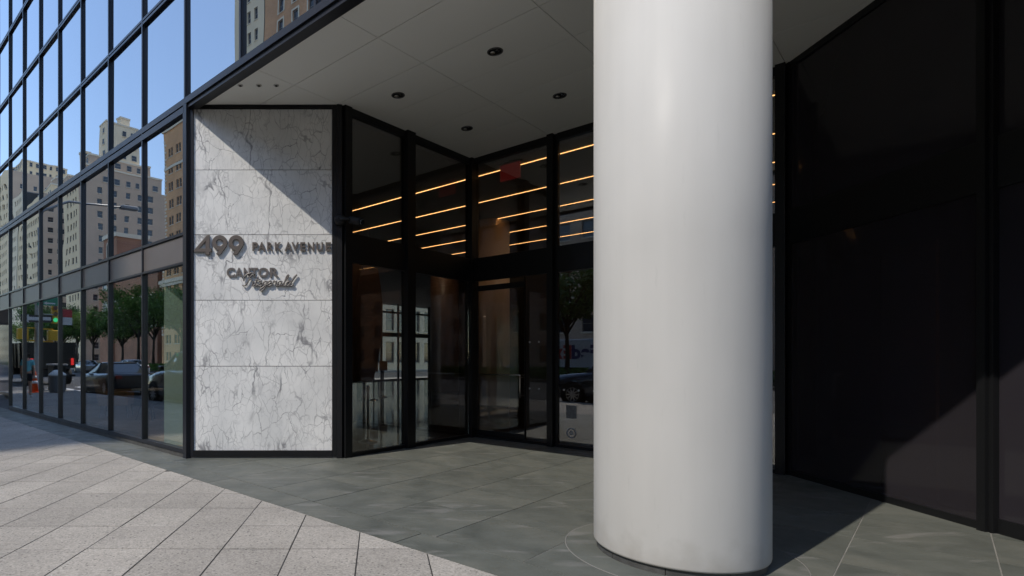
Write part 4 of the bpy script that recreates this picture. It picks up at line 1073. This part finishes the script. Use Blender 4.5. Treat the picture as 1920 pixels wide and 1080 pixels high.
for z in (10, 18, 24.5): inst('arched_window', awm, ch, av(-145, AVQ+0.02, z, math.pi))
# big apartment block with stepped top and water-tank house
block('stepped_apartment_block', 'large cream apartment block with flank coloured in shade grey, stepped top and penthouse tower', -165.0, -179.5, 50, 23, M_CREAM, 3.3, 2.7, 1.35, 1.75, side=M_GREYST_SHADE, cornice=False,  # grey flank: shade of the cream side put into its colour
      setbacks=((-178.5, -166.5, 2, 22, 50, 54.5, M_GREYST_SHADE), (-176, -168, 4, 20, 55, 58, M_GREYST_SHADE), (-174.5, -168.6, 9, 16, 58.5, 69, M_LIME), (-172.7, -170.4, 11, 14, 69.5, 72, M_LIME), (-178.8, -176.0, 3, 7, 55, 61, M_CREAM)))
block('cream_office_block', 'cream office block with even rows of square windows farther up the avenue', -203, -226, 54, 24, M_CREAM, 3.4, 2.2, 1.25, 1.6, side=M_GREYST_SHADE, cornice=False,  # flank material carries the shade of the side face
      setbacks=((-225, -206, 4, 22, 54, 58, M_CREAM), (-221, -208, 8, 20, 58.5, 63, M_GREYST_SHADE)))
block('pale_office_slab', 'pale office slab with small windows between cream block and farthest hotel', -227, -243, 60, 22, M_LIME, 3.5, 2.3, 1.2, 1.6, side=False, cornice=False)
block('far_hotel', 'tall pale hotel block farthest up the avenue with stepped roof', -247, -290, 72, 25, M_CREAM, 3.6, 3.4, 1.5, 1.8, side=M_GREYST_SHADE, cornice=False,  # shaded side again painted in with the grey flank
      setbacks=((-285, -252, 5, 20, 72, 78, M_CREAM),))
# across the cross street, seen through the lobby
cs = tag(empty('side_street_building', av(-48, 30, 0)), 'pale grey building across the side street seen through the lobby', 'building')
Mcs = av(-48, 6, 0) @ Matrix.Rotation(math.radians(90), 4, 'Z')
wall_side(cs, Mcs, 54, 0, 20, 4.0, 2.4, 1.5, 2.6, M_LIME)
MB().box(-60, -48.3, 6, 60, 0, 19.9).obj('core', M_DARKWALL, cs, AV.copy())
hd_ = MB().box(-0.5, 0.5, 0, 20, 0, 0.45).mesh('planter_box', M_KERB)
pl = tag(empty('street_planter', av(-45.2, 18, 0)), 'long low planter of bright green plants across side street', 'planter')
inst('box', hd_, pl, av(-45.2, 16, 0))
rnd = random.Random(3)
lf = MB()
for k in range(1500):
    x, y, z = rnd.uniform(-0.55, 0.55), rnd.uniform(0, 20), rnd.uniform(0.4, 0.95); a = rnd.uniform(0, 6.28); s = rnd.uniform(0.06, 0.13); ca, sa = math.cos(a)*s, math.sin(a)*s; tz = rnd.uniform(-s, s)
    lf.quad((x-ca, y-sa, z-tz), (x+sa, y-ca, z+s), (x+ca, y+sa, z+tz), (x-sa, y+ca, z-s*0.4))
o = lf.obj('foliage', M_LEAF2, pl, av(-45.2, 16, 0)); o['kind'] = 'stuff'

# ------------------------------------------------------------------ trees in the median
def tree_meshes(seed, H, spread, leafm):
    rn = random.Random(seed)
    tr = MB(); tips = []
    top = H*0.42
    tr.tube([(0, 0, 0), (0.05, 0.02, top*0.5), (0.02, -0.05, top)], [0.17, 0.13, 0.11], 10)
    for k in range(8):
        a = k*2.4+rn.uniform(-0.4, 0.4); L = rn.uniform(0.7, 1.0)*spread; z0 = top*rn.uniform(0.75, 1.0)
        p1 = (0.45*L*math.cos(a), 0.45*L*math.sin(a), z0+H*0.20*rn.uniform(0.8, 1.2)); p2 = (0.85*L*math.cos(a+0.2), 0.85*L*math.sin(a+0.2), z0+H*rn.uniform(0.25, 0.5))
        tr.tube([(0.02, -0.03, z0), p1, p2], [0.075, 0.05, 0.02], 7); tips += [p1, p2]
        for j in range(2):
            b = a+rn.uniform(-1, 1); p3 = (p1[0]+0.5*spread*math.cos(b), p1[1]+0.5*spread*math.sin(b), p1[2]+H*rn.uniform(0.05, 0.25))
            tr.tube([p1, p3], [0.04, 0.015], 6); tips.append(p3)
    tr.tube([(0.02, -0.05, top), (0.1, 0.1, H*0.85)], [0.09, 0.02], 7); tips += [(0.1, 0.1, H*0.85), (0, 0.1, H*0.7)]
    cr = MB()
    for (cx, cy, cz) in tips:
        R = rn.uniform(0.6, 1.15)*spread*0.42
        for k in range(130):
            u, t, rr_ = rn.uniform(-1, 1), rn.uniform(0, 6.283), R*1.15*rn.random()**0.6
            s_ = math.sqrt(1-u*u); x, y, z = cx+rr_*s_*math.cos(t), cy+rr_*s_*math.sin(t), cz+rr_*u*0.75
            e1 = Vector((rn.gauss(0,1), rn.gauss(0,1), rn.gauss(0,1))).normalized(); e2 = e1.orthogonal().normalized()
            l = rn.uniform(0.09, 0.17); e1 = e1*l; e2 = e2*l*0.62; c = Vector((x, y, z))
            cr.quad(c-e1, c+e2*0.9, c+e1, c-e2*0.9)
    return tr.mesh('trunk', M_BARK), cr.mesh('crown', leafm)
TREES = [tree_meshes(11, 8.6, 2.9, M_LEAF), tree_meshes(12, 7.6, 2.6, M_LEAF), tree_meshes(13, 9.2, 3.0, M_LEAF)]
rnt = random.Random(5)
tp = [-11.5, -18.2, -25.5, -33, -58, -64.5, -70.5, -76.5, -83, -89, -95.5, -102, -109, -116]
for k, p in enumerate(tp):
    sp_ = ['median tree level with the column', 'forked median tree mirrored in the door wall in front of white truck', 'third median tree up from the column', 'median tree just before the crossing',
           'first median tree beyond the crossing', 'second median tree beyond the crossing', 'third median tree beyond the crossing', 'fourth median tree beyond the crossing', 'fifth median tree beyond the crossing',
           'sixth median tree beyond the crossing', 'seventh median tree beyond the crossing', 'eighth median tree beyond the crossing', 'ninth median tree beyond the crossing', 'farthest leafy median tree before red church'][k]
    M = av(p, -19.6+rnt.uniform(-1.4, 1.4), 0.1, rnt.uniform(0, 6.28)) @ Matrix.Scale(rnt.uniform(0.92, 1.12) if k < 4 else rnt.uniform(1.0, 1.42), 4)
    t = tag(empty('street_tree', M), sp_, 'tree', 'trees along the avenue median')
    tm_, cm_ = TREES[k % 3]
    inst('trunk', tm_, t, M); inst('crown', cm_, t, M)
hb = MB(); rn = random.Random(9)
for k in range(14000):
    x, y, z = rn.uniform(-140, 20), rn.uniform(-22.0, -17.0), rn.uniform(0.1, 0.75); a = rn.uniform(0, 6.28); s = rn.uniform(0.10, 0.22); ca, sa = math.cos(a)*s, math.sin(a)*s
    hb.quad((x-ca, y-sa, z), (x+sa*0.5, y-ca*0.5, z+s), (x+ca, y+sa, z), (x-sa*0.5, y+ca*0.5, z-s*0.4))
o = hb.obj('median_hedge', M_LEAF, None, AV.copy()); o['kind'] = 'stuff'; o['label'] = 'low clipped green hedge along the avenue median'; o['category'] = 'hedge'

# ------------------------------------------------------------------ vehicles (local x forward, z up, origin on the road at the middle)
def sect(x, hw, zb, zm, zt, tw):
    # rounded closed cross-section
    return [(x, -hw*0.93, zb), (x, hw*0.93, zb), (x, hw, zb+0.12), (x, hw, zm), (x, hw*tw, zt-0.03), (x, hw*(tw-0.06), zt), (x, -hw*(tw-0.06), zt), (x, -hw*tw, zt-0.03), (x, -hw, zm), (x, -hw, zb+0.12)]

def wheel(root, M, x, y, r, w, rimmat=None):
    e = empty('wheel', M @ Matrix.Translation((x, y, r)), root)
    Mw = M @ Matrix.Translation((x, y, r))
    MB().lathe([(r*0.66, -w/2), (r*0.93, -w/2), (r, -w/2+0.03), (r, w/2-0.03), (r*0.93, w/2), (r*0.66, w/2)], 28, axis='Y', caps=False).obj('tyre', M_TYRE, e, Mw)
    sgn = -1 if y < 0 else 1
    rm = MB(); rm.lathe([(r*0.67, 0.0), (r*0.67, sgn*(w/2-0.02)), (r*0.60, sgn*(w/2-0.015)), (r*0.58, sgn*(w/2-0.07))], 28, axis='Y', caps=False)
    rm.lathe([(r*0.58, sgn*(w/2-0.08)), (r*0.585, sgn*(w/2-0.075))], 20, axis='Y', mat=1)
    for k in range(10):
        a = k*math.pi/5; d = (math.cos(a), math.sin(a)); n = (-d[1]*0.022, d[0]*0.022); yo = sgn*(w/2-0.03)
        rm.loft([[(d[0]*q+n[0]*s1, yo+s2, d[1]*q+n[1]*s1) for s1, s2 in ((-1, -0.02), (1, -0.02), (1, 0.012), (-1, 0.012))] for q in (0.03, r*0.62)], True, True, 0, False)
    rm.lathe([(0.06, sgn*(w/2-0.06)), (0.055, sgn*(w/2-0.005))], 14, axis='Y')
    rm.obj('rim', [rimmat or M_RIM, M_PLASTIC], e, Mw)

def paint(name, c, metal=0.3):
    m, N, L, b = newmat(name)
    b.inputs['Base Color'].default_value = (*c, 1); b.inputs['Roughness'].default_value = 0.28; b.inputs['Metallic'].default_value = metal
    b.inputs['Coat Weight'].default_value = 1.0; b.inputs['Coat Roughness'].default_value = 0.03
    return m

def car(name, label, M, L, W, H, mat, suv=False, group=None, cat='car'):
    root = tag(empty(name, M), label, cat, group)
    hw = W/2; g0 = 0.24 if suv else 0.18; r = 0.38 if suv else 0.34
    f = L/2
    hood = 0.62*H if suv else 0.64*H
    belt = 0.66*H if suv else 0.67*H
    st = [(-f, 0.86*hw, g0+0.18, 0.5*H, belt-0.06 if suv else 0.60*H, 0.86), (-f+0.10, 0.95*hw, g0+0.02, 0.52*H, belt, 0.90), (-f+0.9, hw, g0, 0.52*H, belt+0.01, 0.93), (0, hw, g0, 0.52*H, belt-0.01, 0.93),
          (f-1.55, hw, g0, 0.52*H, belt-0.03, 0.92), (f-1.0, hw, g0, 0.52*H, hood, 0.90), (f-0.35, 0.96*hw, g0, 0.5*H, hood-0.07, 0.86), (f-0.06, 0.86*hw, g0+0.05, 0.46*H, hood-0.16, 0.84), (f, 0.78*hw, g0+0.16, 0.42*H, hood-0.28, 0.84)]
    MB().loft([sect(*s) for s in st], True, True, 0, True).obj('body', mat, root, M)
    # greenhouse: glass loft with a painted roof and pillars
    if suv: gs = [(-f+0.10, 0.80*hw, belt-0.03, 0.80, H-0.12), (-f+0.42, 0.86*hw, belt-0.03, 0.82, H-0.05), (0.1, 0.88*hw, belt-0.04, 0.84, H-0.03), (f-2.05, 0.87*hw, belt-0.05, 0.80, H-0.09), (f-1.35, 0.84*hw, belt-0.08, 0.97, belt-0.01)]
    else: gs = [(-f+0.55, 0.80*hw, belt-0.05, 0.97, belt+0.02), (-f+1.35, 0.85*hw, belt-0.03, 0.76, H-0.07), (-0.25, 0.88*hw, belt-0.04, 0.78, H-0.02), (f-2.15, 0.87*hw, belt-0.05, 0.77, H-0.08), (f-1.25, 0.84*hw, belt-0.08, 0.97, belt-0.01)]
    def gsec(x, h0, z0, tw, z1): return [(x, -h0, z0), (x, h0, z0), (x, h0*tw+ (h0*(1-tw))*0.0, z1), (x, -h0*tw, z1)]
    MB().loft([gsec(*s) for s in gs], True, True, 0, False).obj('windows', M_CARGLASS, root, M)
    mids = gs[1:4] if not suv else gs[0:4]
    MB().loft([[(x, -h0*tw-0.02, z1-0.05), (x, h0*tw+0.02, z1-0.05), (x, h0*tw*0.9, z1+0.03), (x, -h0*tw*0.9, z1+0.03)] for x, h0, z0, tw, z1 in mids], True, True, 0, True).obj('roof', mat, root, M)
    for s in (-1, 1):
        pm = MB()
        def pil(i0, t0, i1, t1, wd=0.035):
            a, b = gs[i0], gs[i1]
            pm.tube([(a[0], s*(a[1]+0.005 if t0 == 0 else a[1]*a[3]+0.01), a[2]+0.02 if t0 == 0 else a[4]), (b[0], s*(b[1]+0.005 if t1 == 0 else b[1]*b[3]+0.01), b[2]+0.02 if t1 == 0 else b[4])], wd, 6)
        pil(4, 1, 3, 1); pil(2, 0, 2, 1); pil(1, 1, 0, 1 if not suv else 0, 0.045)
        if suv: pil(1, 0, 1, 1, 0.05)
        pm.obj('pillars', mat, root, M)
        MB().chbox(f-1.75, f-1.55, s*(hw+0.02)-0.08 if s < 0 else hw*0.9, s*(hw*0.9) if s < 0 else hw+0.10, belt, belt+0.14, 0.02).obj('mirror', mat, root, M)
        MB().box(-0.55, -0.35, s*(hw+0.001)-0.012, s*(hw+0.001)+0.012, belt-0.13, belt-0.10).box(0.55, 0.75, s*(hw+0.001)-0.012, s*(hw+0.001)+0.012, belt-0.13, belt-0.10).obj('door_handle', M_CHROME, root, M)
        MB().chbox(f-0.32, f-0.02, min(s*0.50*hw, s*0.86*hw), max(s*0.50*hw, s*0.86*hw), hood-0.30, hood-0.13, 0.03).obj('headlight', M_LAMP, root, M)
        MB().chbox(-f-0.005, -f+0.14, min(s*0.58*hw, s*0.90*hw), max(s*0.58*hw, s*0.90*hw), belt-0.24, belt-0.08, 0.02).obj('tail_light', M_TAILOFF, root, M)
        # dark wheel arches
        for x in (f-0.92, -f+0.98):
            MB().lathe([(r+0.07, s*(hw-0.20)), (r+0.07, s*(hw+0.004))], 28, (x, 0, r+0.01), 'Y').obj('wheel_arch', M_PLASTIC, root, M)
    for x in (f-0.92, -f+0.98):
        for s in (-1, 1): wheel(root, M, x, s*(hw-0.085), r, 0.22)
    MB().chbox(f-0.10, f+0.012, -0.42*hw, 0.42*hw, hood-0.46, hood-0.20, 0.02).obj('grille', M_PLASTIC, root, M)
    MB().box(-f+1.3, f-1.3, -hw*0.98, hw*0.98, g0-0.06, g0+0.10).obj('sill', M_PLASTIC, root, M)
    return root
RZ = -0.14
FWD = math.pi       # traffic on the near carriageway heads to -p
GR = 'vehicles along the avenue'
car('parked_suv', 'dark blue grey sport utility car at the kerb mirrored in the door wall', av(-7.6, -1.65, RZ, FWD), 4.9, 1.96, 1.80, paint('slate_blue_paint', (0.045, 0.06, 0.085)), True, GR)
car('parked_suv', 'black sport utility car at the kerb mirrored in windows nearest marble', av(-18.6, -1.62, RZ, FWD), 5.1, 2.0, 1.88, paint('black_paint', (0.01, 0.01, 0.012)), True, GR)
car('sedan', 'dark grey sedan with bright wheels at the kerb before the crossing', av(-27.6, -1.95, RZ, FWD), 4.9, 1.86, 1.46, paint('graphite_paint', (0.014, 0.0135, 0.014)), False, GR)
car('taxi', 'yellow taxi farther up the avenue beyond black truck', av(-60.5, -6.6, RZ, FWD), 4.9, 1.86, 1.55, paint('taxi_yellow', (0.62, 0.30, 0.012), 0.0), False, GR)
car('sedan', 'silver sedan up the avenue between taxi and median trees', av(-66, -12.8, RZ, FWD), 4.8, 1.85, 1.46, paint('silver_paint', (0.35, 0.36, 0.37), 0.7), False, GR)
car('sedan', 'white sedan up the avenue by the planted median', av(-55, -13.2, RZ, FWD), 4.8, 1.85, 1.46, paint('white_paint', (0.7, 0.7, 0.7), 0.0), False, GR)
car('sedan', 'pale blue sedan passing beyond median in front of white truck', av(-24.5, -24.6, RZ, 0), 4.7, 1.85, 1.46, paint('pale_blue_paint', (0.22, 0.30, 0.38), 0.4), False, GR)
car('parked_suv', 'dark green sport utility car on the far carriageway near white truck', av(-40, -33.6, RZ, 0), 4.8, 1.95, 1.8, paint('dark_green_paint', (0.01, 0.06, 0.03)), True, GR)

# black dump truck, tail toward us
Mt = av(-41.3, -2.1, RZ, FWD)
tk = tag(empty('dump_truck', Mt), 'black dump truck with red tail lamps waiting beyond the crossing', 'truck', GR)
MB().loft([[(x, -1.12, 1.05), (x, 1.12, 1.05), (x, 1.18, 2.55), (x, -1.18, 2.55)] for x in (-3.2, 1.0)], True, True, 0, False).obj('box', M_BLACK, tk, Mt)
for x in (-3.1, -2.0, -0.9, 0.2, 0.9): MB().box(x-0.05, x+0.05, -1.24, 1.24, 1.02, 2.58).obj('rib', M_BLACK, tk, Mt)
MB().box(-3.0, 3.4, -0.5, 0.5, 0.62, 0.95).obj('chassis', M_PLASTIC, tk, Mt)
cb = MB(); cb.loft([sect(x, 1.1, 0.55, 1.6, zt, 0.9) for x, zt in ((1.35, 2.5), (2.3, 2.55), (2.8, 2.3), (3.3, 1.55), (4.1, 1.45), (4.25, 1.2))], True, True, 0, True); cb.obj('cab', paint('truck_black', (0.012, 0.012, 0.014)), tk, Mt)
MB().box(2.3, 2.95, -0.95, 0.95, 1.75, 2.3).obj('windshield', M_CARGLASS, tk, Mt)
for s in (-1, 1):
    MB().box(-3.28, -3.22, min(s*0.92, s*1.08), max(s*0.92, s*1.08), 1.2, 1.62).obj('tail_light', M_TAIL, tk, Mt)
    for x in (-2.4, -1.2, 3.2): wheel(tk, Mt, x, s*0.95, 0.50, 0.30)
MB().box(-3.35, -3.25, -1.15, 1.15, 0.5, 0.62).obj('bumper', M_PLASTIC, tk, Mt)

# white delivery truck with lettering on the far carriageway
Mf = av(-22.3, -28.6, RZ, 0)
ft = tag(empty('delivery_truck', Mf), 'white delivery truck with purple and orange lettering beyond the median', 'truck', GR)
M_TRUCKW = P('truck_white', (0.72, 0.72, 0.72), 0.4)
MB().chbox(-3.9, 2.6, -1.22, 1.22, 0.85, 3.25, 0.06).obj('cargo_box', M_TRUCKW, ft, Mf)
MB().box(-3.8, 4.4, -0.5, 0.5, 0.5, 0.84).obj('chassis', M_PLASTIC, ft, Mf)
cb = MB(); cb.loft([sect(x, 1.12, 0.45, 1.5, zt, 0.9) for x, zt in ((2.7, 2.5), (3.6, 2.5), (4.3, 1.75), (4.8, 1.5), (4.95, 1.2))], True, True, 0, True); cb.obj('cab', M_TRUCKW, ft, Mf)
MB().box(3.45, 4.12, -1.0, 1.0, 1.6, 2.35).obj('cab_windows', M_CARGLASS, ft, Mf)
for s in (-1, 1):
    MB().chbox(4.7, 4.97, min(s*0.6, s*0.95), max(s*0.6, s*0.95), 0.9, 1.15, 0.02).obj('headlight', M_LAMP, ft, Mf)
    for x in (-2.4, 3.6): wheel(ft, Mf, x, s*0.98, 0.46, 0.28)
M_PURPLE = P('purple_print', (0.035, 0.025, 0.13), 0.4); M_ORANGE = P('orange_red_print', (0.62, 0.05, 0.02), 0.4)
Ml = Mf @ Matrix.Translation((0, 1.225, 0)) @ Matrix.Rotation(math.pi, 4, 'Z')     # lettering faces us (+q): reads toward -p
xx = -2.35
for ch_, w_, h_, m_ in (('F', 0.72, 1.2, M_PURPLE), ('e', 0.78, 0.88, M_PURPLE), ('d', 0.80, 1.2, M_PURPLE), ('E', 0.74, 1.2, M_ORANGE), ('x', 0.84, 0.88, M_ORANGE)):
    letter(ch_, xx, xx+w_, 1.55, 1.55+h_, ft, Ml, m_, 0.008, 0.045); xx += w_+0.02

# ------------------------------------------------------------------ street corner: pole with signals and signs, cone, bin, pedestrian
Mp = av(-29.4, 0.75, 0)
po = tag(empty('traffic_pole', Mp), 'grey traffic pole with yellow pedestrian signals and street signs at corner', 'traffic pole')
M_POLE = P('galvanised_pole', (0.36, 0.37, 0.37), 0.45, 0.3, var=0.08, vscale=3)
MB().lathe([(0.24, 0), (0.24, 0.12), (0.15, 0.3), (0.14, 1.2), (0.10, 5.0), (0.085, 7.5)], 8).obj('shaft', M_POLE, po, Mp)
MB().tube([(0, 0, 7.3), (0.05, -0.2, 8.3), (0.1, -1.2, 8.9), (0.1, -3.6, 9.15)], [0.075, 0.07, 0.06, 0.045], 8).obj('lamp_arm', M_POLE, po, Mp)
MB().chbox(-0.12, 0.32, -4.3, -3.5, 9.08, 9.24, 0.04).obj('lamp_head', M_POLE, po, Mp)
M_SIGY = P('signal_yellow', (0.72, 0.42, 0.01), 0.45); M_GO = P('green_signal_lens', (0.02, 0.4, 0.15), 0.3, emit=(0.05, 0.9, 0.35), estr=0.35)
Mq = Mp @ Matrix.Rotation(math.pi/2, 4, 'Z')
for s, zc in ((-1, 2.55), (1, 2.6)):
    MB().chbox(s*0.62-0.24, s*0.62+0.24, -0.16, 0.16, zc-0.24, zc+0.24, 0.03).obj('pedestrian_signal', M_SIGY, po, Mq)
    MB().box(min(s*0.1, s*0.62), max(s*0.1, s*0.62), -0.03, 0.03, zc+0.26, zc+0.32).box(min(s*0.1, s*0.62), max(s*0.1, s*0.62), -0.03, 0.03, zc-0.32, zc-0.26).obj('signal_bracket', M_SIGY, po, Mq)
MB().chbox(-0.83, -0.55, -0.14, 0.14, 3.12, 3.98, 0.03).obj('traffic_signal', M_SIGY, po, Mq)
for k, m_ in enumerate((P('red_lens', (0.12, 0.01, 0.01), 0.3), P('amber_lens', (0.12, 0.06, 0.01), 0.3), M_GO)):
    z = 3.83-0.28*k
    MB().lathe([(0.10, -0.19), (0.10, -0.14)], 16, (-0.69, 0, z), 'Y').obj('lens', m_, po, Mq)
MB().box(-0.55, -0.1, -0.025, 0.025, 3.3, 3.35).obj('signal_bracket', M_SIGY, po, Mq)
Mg = Mp @ Matrix.Rotation(math.pi/2, 4, 'Z') @ Matrix.Translation((0, -0.16, 0))      # sign faces look down the sidewalk (+p)
M_SGREEN = P('street_sign_green', (0.01, 0.30, 0.17), 0.4); M_SWHITE = P('sign_white', (0.75, 0.75, 0.75), 0.4); M_SBLACK = P('sign_black', (0.012, 0.012, 0.012), 0.4); M_SRED = P('sign_red', (0.50, 0.02, 0.03), 0.4)
MB().box(-0.85, 0.05, 0, 0.02, 3.93, 4.32).obj('street_name_sign', M_SGREEN, po, Mg)
def arrow(x0, x1, z, t, tip):
    mb = MB(); d = 1 if x1 > x0 else -1; y0, y1 = -0.006, -0.001
    mb.box(min(x0, x1-d*tip), max(x0, x1-d*tip), y0, y1, z-t/2, z+t/2)
    pts = [(x1, z), (x1-d*tip, z+t*1.3), (x1-d*tip, z-t*1.3)]
    mb.loft([[(x, y0, zz_) for x, zz_ in pts], [(x, y1, zz_) for x, zz_ in pts]], True, True, 0, False)
    return mb
arrow(-0.68, -0.16, 4.03, 0.06, 0.16).obj('sign_arrow', M_SWHITE, po, Mg)
MB().box(-0.55, 0.75, 0.02, 0.04, 3.14, 3.48).obj('one_way_sign', M_SBLACK, po, Mg)
arrow(-0.48, 0.68, 3.31, 0.15, 0.30).obj('sign_arrow', M_SWHITE, po, Mg @ Matrix.Translation((0, 0.02, 0)))
MB().box(-1.28, -0.86, -0.02, 0.0, 3.42, 3.80).obj('parking_sign', M_SRED, po, Mg)
MB().box(-1.28, -0.86, -0.02, 0.0, 3.06, 3.415).obj('parking_sign_panel', M_SWHITE, po, Mg)
MB().box(-1.25, -0.1, 0.005, 0.03, 3.5, 3.54).obj('sign_bracket', M_POLE, po, Mg)
Mb = av(-29.3, 0.05, 0)
cbx = tag(empty('control_cabinet', Mb), 'black signal control cabinet at the foot of traffic pole', 'cabinet')
MB().chbox(-0.45, 0.45, -0.22, 0.22, 0.0, 1.15, 0.02).obj('housing', M_PLASTIC, cbx, Mb)
MB().chbox(-0.52, 0.52, -0.28, 0.28, 1.151, 1.23, 0.02).obj('lid', M_KERB, cbx, Mb)
Mn = av(-28.2, 1.15, 0)
cn = tag(empty('traffic_cone', Mn), 'orange traffic cone with white bands on sidewalk by traffic pole', 'cone')
M_CONE = P('cone_orange', (0.78, 0.10, 0.012), 0.5)
MB().chbox(-0.21, 0.21, -0.21, 0.21, 0, 0.04, 0.012).obj('base', M_CONE, cn, Mn)
MB().lathe([(0.155, 0.04), (0.045, 0.92), (0.04, 0.93)], 24).obj('cone', M_CONE, cn, Mn)
for z0, z1 in ((0.40, 0.52), (0.63, 0.74)):
    MB().lathe([(0.155-0.11*(z0-0.04)/0.88+0.003, z0), (0.155-0.11*(z1-0.04)/0.88+0.003, z1)], 24).obj('white_band', M_SWHITE, cn, Mn)
Mr = av(-27.4, 0.55, 0)
bn_ = tag(empty('litter_bin', Mr), 'grey street litter bin with pale domed top near the sedan', 'bin')
MB().lathe([(0.24, 0.0), (0.27, 0.04), (0.28, 0.70), (0.30, 0.72)], 20).obj('body', P('bin_grey', (0.22, 0.22, 0.22), 0.6), bn_, Mr)
MB().lathe([(0.32, 0.721), (0.30, 0.80), (0.16, 0.92), (0.08, 0.98)], 20).obj('lid', P('bin_white', (0.75, 0.75, 0.73), 0.5), bn_, Mr)

def skin_mesh(name, nodes, edges, radii, mat, levels=2):
    me = bpy.data.meshes.new(name); me.from_pydata(nodes, edges, []); me.update()
    ob = bpy.data.objects.new(name, me); COL.objects.link(ob)
    sk = ob.modifiers.new('skin', 'SKIN')
    for i, r in enumerate(radii):
        me.skin_vertices[0].data[i].radius = (r[0], r[1]) if isinstance(r, tuple) else (r, r)
    me.skin_vertices[0].data[0].use_root = True
    sb = ob.modifiers.new('sub', 'SUBSURF'); sb.levels = levels; sb.render_levels = levels
    dg = bpy.context.evaluated_depsgraph_get(); out = bpy.data.meshes.new_from_object(ob.evaluated_get(dg))
    bpy.data.objects.remove(ob); bpy.data.meshes.remove(me)
    for p in out.polygons: p.use_smooth = True
    out.materials.clear(); out.materials.append(mat)
    return out
Mh = av(-25.0, 2.2, 0, math.radians(-72))    # walks toward the entrance along the facade; local -y is forward
pe = tag(empty('person', Mh), 'person in turquoise tee shirt and black shorts walking along the glass facade', 'person')
M_SKIN = P('skin', (0.50, 0.28, 0.19), 0.5); M_TEE = P('turquoise_cotton', (0.16, 0.46, 0.50), 0.8); M_SHORT = P('black_shorts', (0.015, 0.015, 0.018), 0.8); M_SHOE = P('white_shoes', (0.7, 0.7, 0.7), 0.6); M_HAIR = P('brown_hair', (0.05, 0.028, 0.016), 0.6)
bn0 = [(0,0,0.95),(0,0,1.1),(0,0,1.28),(0,0,1.42),(0,-0.005,1.50),(0,-0.02,1.60),(0,-0.02,1.68)]
n = len(bn0); nodes = list(bn0); edges = [(i, i+1) for i in range(n-1)]
rad = [(0.155,0.12),(0.14,0.11),(0.155,0.115),(0.11,0.085),(0.052,0.055),(0.075,0.09),(0.06,0.07)]
def chain(start, pts, rs):
    prev = start
    for p_, r_ in zip(pts, rs):
        nodes.append(p_); rad.append(r_); edges.append((prev, len(nodes)-1)); prev = len(nodes)-1
for s, sw_ in ((-1, 0.16), (1, -0.16)):
    chain(3, [(s*0.17, 0, 1.40), (s*0.23, 0.02-sw_*0.3, 1.14), (s*0.25, -0.04-sw_*0.8, 0.90), (s*0.25, -0.06-sw_*0.9, 0.82)], [0.055, 0.045, 0.033, 0.030])
    k0 = len(nodes)-1
    for f_ in range(5):
        fx = s*(0.245+0.012*(f_-2)) if f_ < 4 else s*0.215
        chain(k0, [(fx, -0.065-sw_*0.9+0.012*(f_-2), 0.77), (fx-s*0.005, -0.075-sw_*0.9+0.012*(f_-2), 0.735 if f_ < 4 else 0.76)], [0.009, 0.008])
    chain(0, [(s*0.09, 0, 0.86), (s*0.10, -0.02+sw_*0.5, 0.49), (s*0.10, 0.02+sw_*1.4, 0.10), (s*0.11, 0.03+sw_*1.4, 0.05)], [0.095, 0.062, 0.042, 0.038])
body = inst('body', skin_mesh('body', nodes, edges, rad, M_SKIN), pe, Mh)
inst('shirt', skin_mesh('shirt', [(0,0,0.94),(0,0,1.1),(0,0,1.28),(0,0,1.41),(0,0,1.455),(-0.18,0,1.40),(-0.225,-0.03,1.20),(0.18,0,1.40),(0.225,0.05,1.20)], [(0,1),(1,2),(2,3),(3,4),(3,5),(5,6),(3,7),(7,8)], [(0.175,0.14),(0.165,0.135),(0.18,0.14),(0.13,0.105),(0.07,0.07),0.075,0.068,0.075,0.068], M_TEE), pe, Mh)
inst('shorts', skin_mesh('shorts', [(0,0,0.98),(0,0,0.90),(-0.095,0.0,0.82),(-0.10,0.05,0.62),(0.095,0.0,0.82),(0.10,-0.06,0.62)], [(0,1),(1,2),(2,3),(1,4),(4,5)], [(0.17,0.135),(0.165,0.13),0.108,0.095,0.108,0.095], M_SHORT), pe, Mh)
inst('hair', skin_mesh('hair', [(0,0.01,1.64),(0,0.0,1.70),(0,0.075,1.60),(0,0.085,1.50)], [(0,1),(0,2),(2,3)], [(0.085,0.085),(0.07,0.075),0.05,0.03], M_HAIR), pe, Mh)
fc = MB(); fc.box(-0.055, -0.012, -0.128, -0.10, 1.63, 1.66).box(0.012, 0.055, -0.128, -0.10, 1.63, 1.66).box(-0.012, 0.012, -0.124, -0.115, 1.645, 1.652); fc.obj('sunglasses', M_CARGLASS, pe, Mh)
for s, sw_ in ((-1, 0.16), (1, -0.16)):
    inst('shoe', skin_mesh('shoe', [(s*0.11, 0.06+sw_*1.4, 0.05), (s*0.11, -0.06+sw_*1.4, 0.045), (s*0.115, -0.16+sw_*1.4, 0.038)], [(0,1),(1,2)], [0.048,(0.05,0.045),(0.042,0.034)], M_SHOE), pe, Mh)
